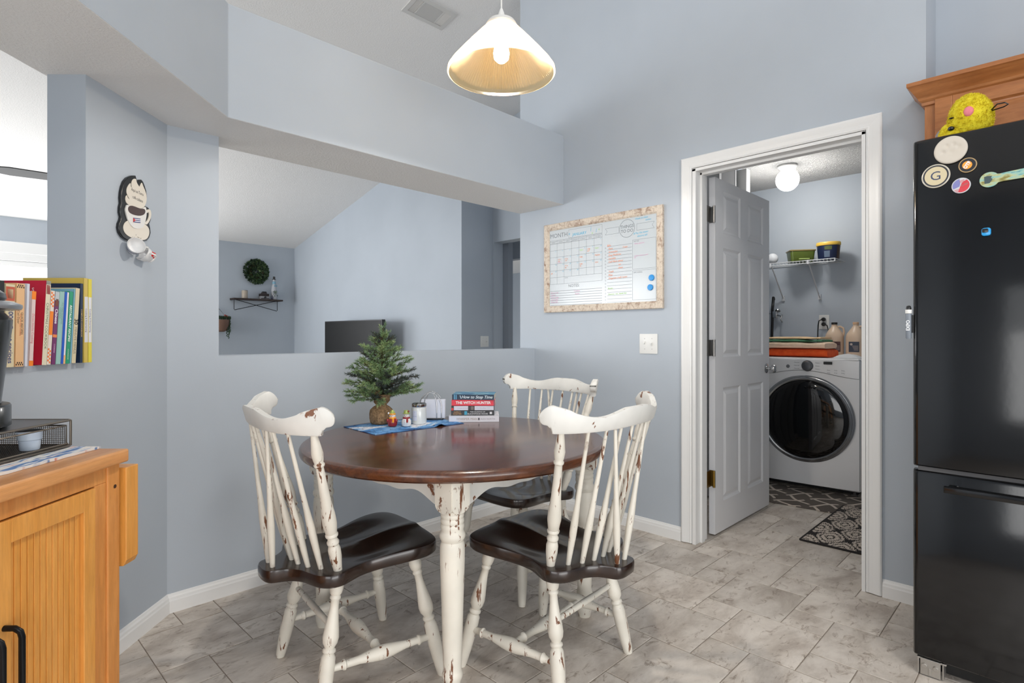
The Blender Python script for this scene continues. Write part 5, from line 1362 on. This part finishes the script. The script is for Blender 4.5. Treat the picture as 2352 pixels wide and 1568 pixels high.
# small tabletop tree in a burlap base
needle = mat('fir_needles', rgb(92, 116, 76), .6)
oi = ntex(needle, coords(needle), 16, 3); setc(needle, ramp(needle, oi, [(0.30, rgb(74, 104, 74)), (0.5, rgb(116, 146, 98)), (0.68, rgb(158, 176, 116))]))
needle2 = mat('dark_fir_needles', rgb(54, 66, 60), .6)
bark = mat('twig_bark', rgb(74, 54, 38), .9)
burlap = mat('burlap', rgb(150, 118, 84), .95); bv = coords(burlap, (1, 1, 1)); N, L, b = nt(burlap)
setc(burlap, ramp(burlap, ntex(burlap, coords(burlap), 120, 2), [(0.35, rgb(118, 92, 64)), (0.65, rgb(166, 134, 98))])); bump(burlap, ntex(burlap, coords(burlap), 300, 2), .4, .002)
tr_ = thing('tabletop_tree', 'small artificial fir tree in a burlap-wrapped base on the blue mat', 'decorative tree', (1.412, 2.222, MZ)); tr_.scale = (1.04, 1.04, 1.05)
m = MB(); n = 40; rings = []
for a, z in ((.040, 0), (.047, .006), (.051, .022), (.051, .045), (.047, .060), (.034, .072), (.022, .079), (.020, .084), (.026, .095), (.034, .106), (.030, .100), (.018, .088), (.01, .082)):
    rings.append([((a + .0022 * math.sin(j * 2.1) + .0016 * math.sin(j * 5.3 + z * 60)) * math.cos(2 * PI * j / n), (a + .0022 * math.sin(j * 2.1)) * math.sin(2 * PI * j / n), z + (.012 * math.sin(j * .95) if z > .09 else 0)) for j in range(n)])
m.loft(rings); m.build('burlap_base', burlap, tr_, smooth=60)
m = MB()
for a0, ln_, w_ in ((3.6, .075, .020), (4.5, .060, .022), (2.8, .060, .018)):
    dx, dy = math.cos(a0), math.sin(a0); A_, B_ = [], []
    for k in range(7):
        t = k / 6; rr = .020 + ln_ * .55 * t; z = .084 + ln_ * (t - .25 * t * t * (1 if a0 > 4 else 0)); ww = w_ * (.5 + .9 * t) * (1 if t < .9 else .7)
        A_.append((rr * dx - dy * ww, rr * dy + dx * ww, z + .004 * math.sin(k * 2))); B_.append((rr * dx + dy * ww, rr * dy - dx * ww, z - .003))
    m.loft([A_, [(x * .97, y * .97, z + .002) for x, y, z in A_], [(x * .97, y * .97, z + .002) for x, y, z in B_], B_], caps=False, closed=False)
m.build('burlap_collar', burlap, tr_, smooth=60)
m = MB(); m.tube([(0, 0, .07), (.002, .001, .2), (-.001, 0, .32), (.006, -.002, .41)], [.006, .005, .0035, .002], 8); m.build('trunk', bark, tr_)
rnd = random.Random(11)
twigs = MB(); nd = [MB(), MB()]
def spray(p, d, L_, which, dens=1.0):
    """one needled twig"""
    d = d.normalized(); up = Vector((0, 0, 1)); s1 = d.cross(up); s1 = s1.normalized() if s1.length > .05 else Vector((1, 0, 0)); s2 = d.cross(s1).normalized()
    twigs.tube([p, p + d * L_ * .9], [.0012, .0006], 4)
    k = int(L_ / .0010 * dens)
    for i in range(k):
        t = i / k; a = rnd.uniform(0, 2 * PI); q = p + d * L_ * t
        o_ = s1 * math.cos(a) + s2 * math.sin(a); tilt = .75 if t < .9 else 1.4
        e = q + (o_ + d * tilt).normalized() * rnd.uniform(.011, .019) * (1 - .25 * t)
        sd = (e - q).cross(Vector((rnd.uniform(-1, 1), rnd.uniform(-1, 1), rnd.uniform(-1, 1)))).normalized() * .0011
        nd[which].add([q - sd, q + sd, e], [(0, 1, 2)])
for lvl in range(13):
    t = lvl / 12; z = .105 + .255 * t; Rr = (.150 * (1 - t) ** .8 + .035) * (1 if lvl % 2 else .88)
    nb = max(4, int(9 * (1 - t) + 4))
    for b__ in range(nb):
        a = 2 * PI * b__ / nb + lvl * 1.3 + rnd.uniform(-.25, .25); rr = Rr * rnd.uniform(.60, 1.12)
        d = Vector((math.cos(a), math.sin(a), rnd.uniform(-.10, .55) + t * .55)); p = Vector((0, 0, z))
        dark = 1 if rnd.random() < .22 else 0
        twigs.tube([p, p + d.normalized() * rr * .95], [.0022, .0008], 5)
        kk = max(2, int(rr / .022))
        for i in range(1, kk + 1):
            q = p + d.normalized() * rr * (i / (kk + .5)); 
            for sgn in (-1, 1):
                sd = Vector((-math.sin(a), math.cos(a), 0)) * sgn
                spray(q, d.normalized() * .9 + sd * .65 + Vector((0, 0, rnd.uniform(-.35, .7))), rnd.uniform(.022, .036), dark)
        spray(p + d.normalized() * rr * .85, d, .036, dark)
for a, zt in ((0, .43), (2.0, .415), (4.0, .41)):
    spray(Vector((.004, -.001, .37)), Vector((.25 * math.cos(a), .25 * math.sin(a), 1)), zt - .37 + .01, 0, 1.3)
    spray(Vector((.003, -.001, .34)), Vector((.7 * math.cos(a + 1), .7 * math.sin(a + 1), 1)), .05, 0, 1.2)
twigs.build('twigs', bark, tr_)
tag(nd[0].build('needles', needle, tr_, smooth=0), kind='stuff'); tag(nd[1].build('dark_needles', needle2, tr_, smooth=0), kind='stuff')

def snowman(lab, x, y, rz, hatc, scarfc, body, hatstyle):
    r = thing('snowman_figurine', lab, 'figurine', (x, y, MZ), rz, 'little snowmen under the tabletop tree')
    m = MB(); m.lathe([(.012, 0), (.0185, .003), (.0215, .014), (.0205, .026), (.0145, .036), (.010, .040)], n=24); m.build('body', body, r)
    m = MB(); m.sphere((0, 0, .047), (.0135, .0135, .0125), 20, 14); hd = m.build('head', glaze_w, r)
    m = MB(); m.sphere((-.0125, -.0045, .0495), .0014, 8, 6); m.sphere((-.0125, .0045, .0495), .0014, 8, 6); m.build('eyes', black_plastic, hd)
    m = MB(); m.lathe([(.0022, 0), (.0004, .007)], T(-.013, 0, .0465) @ RY(-PI / 2), 8); m.build('carrot_nose', orange_g, hd)
    m = MB(); m.tube([(.0125 * math.cos(a), .0125 * math.sin(a), .0375) for a in [2 * PI * k / 14 for k in range(14)]], .0042, 8, closed=True)
    m.tube([(-.013, -.007, .036), (-.0195, -.009, .029), (-.0215, -.009, .020)], [.004, .0045, .004], 8); m.build('scarf', scarfc, r)
    m = MB()
    if hatstyle == 'knit':
        m.tube([(.0118 * math.cos(a), .0118 * math.sin(a), .0545) for a in [2 * PI * k / 14 for k in range(14)]], .0034, 8, closed=True); m.build('hat_brim', orange_g, r)
        m = MB(); m.lathe([(.0115, .056), (.0105, .063), (.007, .069), (.002, .0725)], n=20); m.build('hat', hatc, r)
        m = MB(); m.sphere((-.002, .0165, .058), .0045, 10, 8); m.build('hat_pompom', glaze_w, r)
        m = MB()
        for s_ in (-1, 1): m.sphere((-.006, s_ * .019, .026), (.006, .006, .0095), 12, 8)
        m.build('arms', scarf2, r)
    else:
        m.lathe([(.0165, .0565), (.0168, .0585), (.0115, .0592), (.0108, .0705), (.004, .0718)], n=24); m.build('hat', hatc, r)
        m = MB(); m.sphere((-.006, -.011, .067), .0042, 10, 8); m.build('hat_flower', red_g, r)
        m = MB()
        for z in (.014, .021, .028): m.sphere((-.0208 + abs(z - .018) * .12, .004, z), .0017, 8, 6)
        m.build('coat_buttons', blue_g, r)
        m = MB(); m.tube([(-.019, -.006, .024), (-.0225, -.012, .020)], .0008, 5); m.tube([(-.0215, -.009, .0225), (-.023, -.008, .018)], .0006, 5); m.build('twig_arm', black_plastic, r)
glaze_w = mat('white_ceramic_glaze', rgb(230, 228, 226), .2, coat=.4); orange_g = mat('orange_glaze', rgb(240, 158, 44), .25, coat=.3); red_g = mat('dark_red_glaze', rgb(146, 36, 40), .25, coat=.3); blue_g = mat('teal_glaze', rgb(60, 120, 150), .3)
scarf2 = red_g; green_g = mat('olive_green_glaze', rgb(160, 172, 88), .3, coat=.3)
snowman('snowman figurine in a dark red coat with an orange scarf and green hat', 1.397, 2.112, math.radians(40), green_g, orange_g, red_g, 'knit')
snowman('white snowman figurine with a red scarf and a green top hat', 1.441, 2.070, math.radians(40), green_g, red_g, glaze_w, 'top')
cd = thing('candle_jar', 'white candle in a glass jar with a metallic lid ring beside the snowmen', 'candle', (1.528, 2.096, MZ))
jarm = mat('frosted_jar_wax', rgb(216, 220, 220), .12, coat=.6)
m = MB(); m.lathe([(.030, 0), (.0335, .003), (.034, .010), (.034, .066), (.032, .074), (.031, .077)], n=40); m.build('jar', jarm, cd)
m = MB(); m.lathe([(.0325, .0775), (.0335, .079), (.0335, .090), (.031, .092), (.0295, .0915), (.0295, .079)], n=40, caps=False); m.lathe([(.0294, .083), (.0294, .0835)], n=32)
tag(m.build('jar_lid', chrome, cd), 'shiny metal lid ring')
m = MB(frame((0, 0, 0), (DG, -DG, 0), (0, 0, 1), (-DG, -DG, 0))); g = []
for z in (.018, .062): g.append([(.0343 * math.sin(a), z, .0343 * math.cos(a)) for a in [-.75 + .65 * k / 6 - .05 for k in range(7)]])
m.loft(g, caps=False, closed=False); m.build('jar_label', inkm((214, 220, 238)), cd, smooth=0)
m = MB(frame((0, 0, 0), (DG, -DG, 0), (0, 0, 1), (-DG, -DG, 0)) @ RY(-.45)); m.text('WHITE BIRCH', .0042, T(0, .036, .0348)); m.text('A', .006, T(0, .054, .0348)); m.build('lettering', inkm((130, 146, 190)), cd, smooth=0)
nh = thing('napkin_holder', 'arched chrome wire napkin holder behind the candle jar', 'napkin holder', (1.652, 2.170, MZ), math.radians(-45))
m = MB(); m.rbox(-.062, .062, -.032, .032, .0, .006, .01); m.build('holder_base', black_plastic, nh)
m = MB()
for y in (-.024, .024):
    for w_, h_ in ((.052, .128), (.030, .130)):
        m.tube([(-w_, y, .006), (-w_, y, .06)] + [(-w_ * math.cos(a), y, .06 + (h_ - .06) * math.sin(a)) for a in [PI * k / 14 for k in range(1, 14)]] + [(w_, y, .06), (w_, y, .006)], .0019, 7)
m.tube([(0, -.024, .129), (0, .024, .129)], .0019, 7)
m.build('wire_arches', chrome, nh)
m = MB()
for k in range(9): m.rbox(-.045 + .002 * (k % 3), .068 - .0015 * (k % 2), -.020 + k * .0044, -.0164 + k * .0044, .007, .094 - .001 * (k % 3), .001)
o = m.build('napkins', mat('white_paper_napkin', rgb(224, 226, 236), .9), None, smooth=0); o.location = nh.location; o.rotation_euler = nh.rotation_euler; tag(o, 'stack of white paper napkins standing in the wire holder', 'napkins')

# stack of novels
def novel(lab, zb, L_, W_, t, col, words, deco, dx, rot, tilt=0.0, hard=False, top=None):
    r = thing('novel', lab, 'book', (1.797 + dx * DG, 2.023 - dx * DG, zb), 0, 'novels stacked on the dining table', rot=(tilt, 0, math.radians(-45 + rot)))
    cv_ = flat('novel_cover', *col)
    m = MB(); h = L_ / 2; e = .003 if hard else 0
    m.box(-h, h, -W_ / 2, -W_ / 2 + .0015, 0, t); m.box(-h, h, -W_ / 2, W_ / 2, 0, .0012); m.box(-h, h, -W_ / 2, W_ / 2, t - .0012, t)
    m.build('cover', top or cv_, r, smooth=0, bevel=.0004)
    m = MB(); m.box(-h + .001 + e, h - .001 - e, -W_ / 2 + .0016, W_ / 2 - .001 - e, .0013, t - .0013); m.build('pages', paper_m, r, smooth=0)
    if top:
        m = MB(); m.box(-h, h, -W_ / 2 - .0004, -W_ / 2, 0, t * .98); m.build('spine', cv_, r, smooth=0)
    S_ = lambda x, z: frame((x, -W_ / 2 - .0011, z), (1, 0, 0), (0, 0, 1), (0, -1, 0))
    for x0, x1, z0, z1, c_ in deco:
        m = MB(); m.box(x0 * L_ - h, x1 * L_ - h, -W_ / 2 - .0007, -W_ / 2 - .0003, z0 * t, z1 * t); m.build('spine_panel', inkm(c_), r, smooth=0)
    for s, size, x, z, c_, bold, shear in words:
        m = MB(); m.text(s, size, S_(x * L_ - h, z * t), bold=bold, shear=shear); m.build('lettering', inkm(c_), r, smooth=0)
zb = TZ
novel('thick white hardcover novel at the bottom of the stack on the table', zb, .232, .155, .0290, (222, 222, 230),
      [('WHISPER MAN', .0150, .36, .50, (170, 160, 150), 0, 0), ('ALEX NORTH', .0105, .77, .50, (168, 166, 172), 0, 0), ('~', .012, .91, .5, (120, 130, 160), 0, 0)], [(.585, .612, .32, .68, (70, 72, 80))], .0, 2, hard=True); zb += .0294
novel('black paperback with blue square and gold name, second from the bottom of the stack', zb, .200, .130, .0230, (36, 38, 42),
      [('DARCY', .0095, .145, .68, (196, 150, 96), .01, 0), ('COATES', .0105, .145, .30, (196, 150, 96), .01, 0), ('THE HAUNTING OF', .0078, .62, .70, (206, 208, 212), .01, 0), ('BLACKWOOD HOUSE', .0095, .62, .30, (206, 208, 212), .01, 0)],
      [(.31, .375, .12, .88, (70, 160, 190)), (.90, .955, .25, .72, (206, 208, 212))], -.006, 1); zb += .0234
novel('paperback with white panels on its spine in the middle of the stack', zb, .200, .130, .0210, (44, 40, 42),
      [('a novel of love', .0080, .26, .5, (180, 182, 198), 0, .3), ('The Goodbye Year', .0085, .74, .5, (178, 182, 196), 0, 0)], [(.0, .05, .0, .55, (216, 60, 62)), (.06, .39, .04, .96, (214, 216, 228)), (.455, .52, .1, .9, (120, 110, 108)), (.54, .985, .04, .96, (214, 216, 228))], -.005, 1.5); zb += .0214
novel('red paperback reading THE WITCH HUNTER in the stack of novels', zb, .202, .130, .0270, (226, 54, 74), [('THE WITCH HUNTER', .0168, .50, .50, (240, 236, 236), .035, 0)], [(.97, 1.0, 0, 1, (150, 90, 104))], -.001, -.5); zb += .0274
tealc = flat('teal_illustrated_cover', 24, 116, 160)
setc(tealc, ramp(tealc, ntex(tealc, coords(tealc, (1, 2, 1)), 24, 3, .6, .5), [(0.42, rgb(18, 96, 142)), (0.52, rgb(30, 128, 172)), (0.60, rgb(140, 186, 200))]))
novel('teal and navy paperback reading How to Stop Time on top of the stack', zb, .196, .130, .0250, (12, 44, 70), [('How to Stop Time', .0190, .59, .50, (226, 238, 246), .01, .3), ('o', .010, .93, .5, (110, 150, 80), .03, 0), ('/', .018, .22, .5, (200, 224, 240), .05, -.6)],
      [(.045, .065, .05, .95, (110, 180, 220)), (.085, .105, .05, .95, (110, 180, 220))], .001, -3, top=tealc)

# ================================================================== LIVING ROOM SEEN THROUGH THE OPENINGS
FWY = 8.3
wr = thing('wreath', 'round dark green boxwood wreath on the far living-room wall', 'wreath', (3.185, FWY, 2.045))
leafd = mat('boxwood_leaves', rgb(60, 84, 58), .5); setc(leafd, ramp(leafd, ntex(leafd, coords(leafd), 30, 2), [(0.35, rgb(34, 54, 38)), (0.55, rgb(66, 92, 60)), (0.7, rgb(120, 140, 90))]))
m = MB(); m.tube([(.09 * math.cos(a), -.035, .09 * math.sin(a)) for a in [2 * PI * k / 24 for k in range(24)]], .030, 8, closed=True); m.build('twig_ring', bark, wr)
m = MB()
for k in range(2600):
    a = rnd.uniform(0, 2 * PI); rr = math.sqrt(rnd.uniform(0.0, 1)) * .165; c_ = Vector((rr * math.cos(a), -.02 - .055 * math.sqrt(max(0, 1 - (rr / .175) ** 2)) * rnd.uniform(.4, 1), rr * math.sin(a)))
    d = Vector((math.cos(a) * rnd.uniform(.2, 1), -rnd.uniform(.1, .9), math.sin(a) * rnd.uniform(.2, 1))).normalized(); s_ = d.cross(Vector((rnd.uniform(-1, 1), rnd.uniform(-1, 1), rnd.uniform(-1, 1)))).normalized() * .007
    L_ = rnd.uniform(.024, .042); m.add([c_, c_ + d * L_ * .5 + s_, c_ + d * L_, c_ + d * L_ * .5 - s_], [(0, 1, 2, 3)])
tag(m.build('leaves', leafd, wr, smooth=0), kind='stuff')
sw = mat('dark_brown_shelf_wood', rgb(50, 38, 32), .6)
sh = thing('wall_shelf', 'small dark wooden wall shelf with crossed black wire bracket under the wreath', 'shelf', (3.175, FWY, 1.652))
m = MB(); m.box(-.335, .345, -.16, -.001, -.022, 0); m.build('shelf_board', sw, sh, smooth=0, bevel=.002)
m = MB(); yb_ = -.135; wA, wB, dz = -.325, .27, -.165
m.tube([(wA, -.004, -.024), (wA, yb_, -.024), (wA, yb_, dz + .01), (wA + .008, yb_, dz), (wB - .03, yb_, -.024)], .0045, 6); m.tube([(wB, -.004, -.024), (wB, yb_, -.024), (wB, yb_, dz + .01), (wB - .008, yb_, dz), (wA + .03, yb_, -.024)], .0045, 6)
m.build('wire_bracket', black_metal, sh)
cn = thing('candle', 'cream candle in a glass on the left end of the dark wall shelf', 'candle', (3.01, FWY - .085, 1.6525))
m = MB(); m.lathe([(.036, 0), (.040, .004), (.040, .098), (.037, .108)], n=24); m.build('jar', mat('cream_wax', rgb(168, 156, 140), .35, coat=.3), cn)
m = MB(); m.lathe([(.0385, .1085), (.0385, .116)], n=24); m.build('glass_rim', mat('grey_glass', rgb(130, 130, 128), .2, coat=.5), cn)
im = thing('instant_camera', 'vintage black and silver instant camera in the middle of the wall shelf', 'camera', (3.275, FWY - .085, 1.6525))
m = MB(); m.box(-.058, .058, -.045, .045, 0, .042); m.box(-.050, .050, -.038, .045, .048, .080); m.build('camera_body', mat('silver_body', rgb(150, 150, 152), .4), im, smooth=0, bevel=.003)
m = MB(); m.box(-.056, .056, -.047, -.03, .006, .016); m.box(-.056, .056, -.043, .04, .0425, .0785); m.box(-.028, .028, -.038, .03, .081, .098); m.build('camera_front', mat('dark_brown_leatherette', rgb(40, 30, 28), .6), im, smooth=0, bevel=.002)
m = MB(); m.lathe([(.014, 0), (.014, .012), (.008, .012)], T(0, -.045, .027) @ RX(PI / 2), 16); m.build('lens', black_plastic, im)
m = MB(); m.box(-.024, .024, -.03, .02, .100, .110); m.build('flash', black_plastic, im, smooth=0)
bt = thing('snowman_bottle', 'tall white decorated bottle with a black top hat on the wall shelf', 'decorative bottle', (3.42, FWY - .085, 1.6525))
m = MB(); m.lathe([(.036, 0), (.040, .005), (.042, .06), (.040, .14), (.030, .20), (.020, .24), (.018, .29)], n=24); m.build('bottle', mat('white_painted_bottle', rgb(178, 180, 186), .4), bt)
m = MB(); m.lathe([(.021, .2), (.024, .215), (.023, .26), (.019, .265)], n=20, caps=False); m.box(-.02, .028, -.032, -.026, .19, .21, M=RZ(.3)); m.build('scarf', mat('pale_blue_cloth', rgb(130, 170, 190), .8), bt)
m = MB(); m.lathe([(.026, .2905), (.026, .298), (.016, .299), (.015, .335), (.004, .337)], n=20); m.build('hat', black_plastic, bt)
m = MB()
for k in range(60):
    a, z = rnd.uniform(-2.6, -.6), rnd.uniform(.05, .12); c_ = Vector((.042 * math.cos(a), .042 * math.sin(a), z)); d = Vector((rnd.uniform(-1, 1), -.4, rnd.uniform(-1, 1))).normalized() * .016; s_ = d.cross(Vector((0, 1, 0))).normalized() * .004
    m.add([c_, c_ + d * .5 + s_, c_ + d, c_ + d * .5 - s_], [(0, 1, 2, 3)])
m.build('pine_sprig', leafd, bt, smooth=0)
for x, lab, c_, h_ in ((3.348, 'tiny grey bottle next to the instant camera', (70, 76, 90), .045), (3.378, 'tiny dark blue bottle at the foot of the white bottle', (24, 26, 62), .055)):
    m = MB(); m.lathe([(.010, 0), (.0115, .003), (.0115, h_ * .65), (.005, h_ * .8), (.005, h_)], n=14); o = m.build('tiny_bottle', mat('tiny_bottle_glass', rgb(*c_), .3, coat=.3), None); o.location = (x - .004, FWY - .135, 1.6525); tag(o, lab, 'bottle', 'tiny bottles on the wall shelf')
hp = thing('hanging_planter', 'brown wall planter with trailing succulents at the left edge of the pass-through', 'planter', (2.70, FWY, 1.30))
m = MB(); rings = []
for a, z in ((.03, -.115), (.055, -.10), (.085, -.03), (.095, .05)): rings.append([(a * 1.1 * math.cos(2 * PI * j / 24), -.10 + a * .9 * math.sin(2 * PI * j / 24), z) for j in range(24)])
m.loft(rings); m.build('planter_bowl', mat('brown_leather_planter', rgb(112, 84, 70), .6), hp)
m = MB(); m.tube([(-.085, -.10, .05), (0, -.01, .20), (.085, -.10, .05)], .004, 6); m.build('hanging_cord', black_plastic, hp)
m = MB()
for k in range(420):
    a = rnd.uniform(0, 2 * PI); rr = math.sqrt(rnd.random()) * .10; c_ = Vector((rr * 1.05 * math.cos(a), -.10 + rr * .85 * math.sin(a), .05 + rnd.uniform(0, .035)))
    d = Vector((math.cos(a) * .6, math.sin(a) * .6, rnd.uniform(.2, 1))).normalized(); s_ = d.cross(Vector((rnd.uniform(-1, 1), rnd.uniform(-1, 1), 0))).normalized() * .006; L_ = .03
    m.add([c_, c_ + d * L_ * .5 + s_, c_ + d * L_, c_ + d * L_ * .5 - s_], [(0, 1, 2, 3)])
for k in range(9):
    x, y, l_ = .07 + .045 * rnd.random(), -.15 + .09 * rnd.random(), rnd.uniform(.10, .30)
    for j in range(int(l_ / .011)): m.sphere((x + rnd.uniform(-.006, .006), y + rnd.uniform(-.006, .006), .05 - j * .011), .007, 6, 4)
tag(m.build('succulent_foliage', mat('dark_succulent_green', rgb(50, 72, 50), .5), hp, smooth=0), kind='stuff')
m = MB()
for k in range(12): m.sphere((.035 + .008 * (k % 4), -.12 - .01 * (k % 3), .085 + .006 * (k % 5)), .011, 8, 6)
m.build('red_succulent', mat('red_succulent', rgb(146, 62, 50), .5), hp)

tv = thing('television', 'black flat-screen television near the living-room wall, seen over the half wall', 'television', (3.50, 6.15, .58))
m = MB(); m.box(-.012, .035, -.665, .665, -.015, .735); m.build('tv_bezel', mat('dark_bezel', rgb(60, 60, 62), .35, .4), tv, smooth=0, bevel=.003)
m = MB(); m.box(-.0135, -.012, -.655, .655, -.002, .725); m.build('tv_screen', mat('tv_glass', rgb(10, 10, 11), .45, spec=.25), tv, smooth=0)
m = MB(); m.box(-.10, .12, -.35, .35, -.075, -.065); m.box(.0, .03, -.08, .08, -.07, .02); m.build('tv_stand', black_plastic, tv, smooth=0)
cns = thing('media_console', 'low dark media console under the television', 'cabinet', (3.50, 6.15, 0))
m = MB(); m.box(-.2, .25, -.85, .85, .06, .505); m.box(-.18, .2, -.8, .8, 0, .06); m.build('console_body', sw, cns, smooth=0, bevel=.004)
for k in (-1, 0, 1):
    m = MB(); m.box(-.218, -.2005, -.27 + k * .56, .27 + k * .56, .08, .49); d_ = m.build('door', sw, cns, smooth=0, bevel=.002)
    m = MB(); m.lathe([(.008, 0), (.012, .014), (.004, .016)], T(-.218, .2 + k * .56, .3) @ RY(-PI / 2), 12); m.build('knob', black_metal, d_)

fn = thing('ceiling_fan', 'black ceiling fan in the living room, one blade showing beside the column', 'ceiling fan', (.965, 5.47, 2.335))
m = MB(); m.tube([(0, 0, .16), (0, 0, cz(5.47) - 2.335 - .02)], .013, 10); m.lathe([(.06, cz(5.47) - 2.335 - .05), (.075, cz(5.47) - 2.335 - .002)], n=24); m.build('downrod', black_metal, fn)
m = MB(); m.lathe([(.03, -.06), (.07, -.055), (.10, -.02), (.11, .04), (.10, .12), (.05, .16), (.02, .17)], n=32); m.build('motor_housing', black_metal, fn)
a0 = math.atan2(-.30 * .0 - .0, 1)
# direction hub > visible blade tip
tip = Vector((.7124 * 4.10 - .7018 * 3.73, .7018 * 4.10 + .7124 * 3.73)) - Vector((.965, 5.47)); a0 = math.atan2(tip.y, tip.x)
bl = mat('matt_black_blade', rgb(36, 36, 38), .55)
for k in range(4):
    M = RZ(a0 + k * PI / 2); m = MB(M)
    out_ = [(.12, -.03), (.20, -.055), (.60, -.068), (.655, -.055), (.668, -.02), (.668, .02), (.655, .055), (.60, .068), (.20, .055), (.12, .03)]
    m2 = MB(); m2.prism(out_, -.004, .004); m.add([RX(.20) @ Vector(q) for q in m2.v], m2.f); b__ = m.build('fan_blade', bl, fn, smooth=0)
del m, o
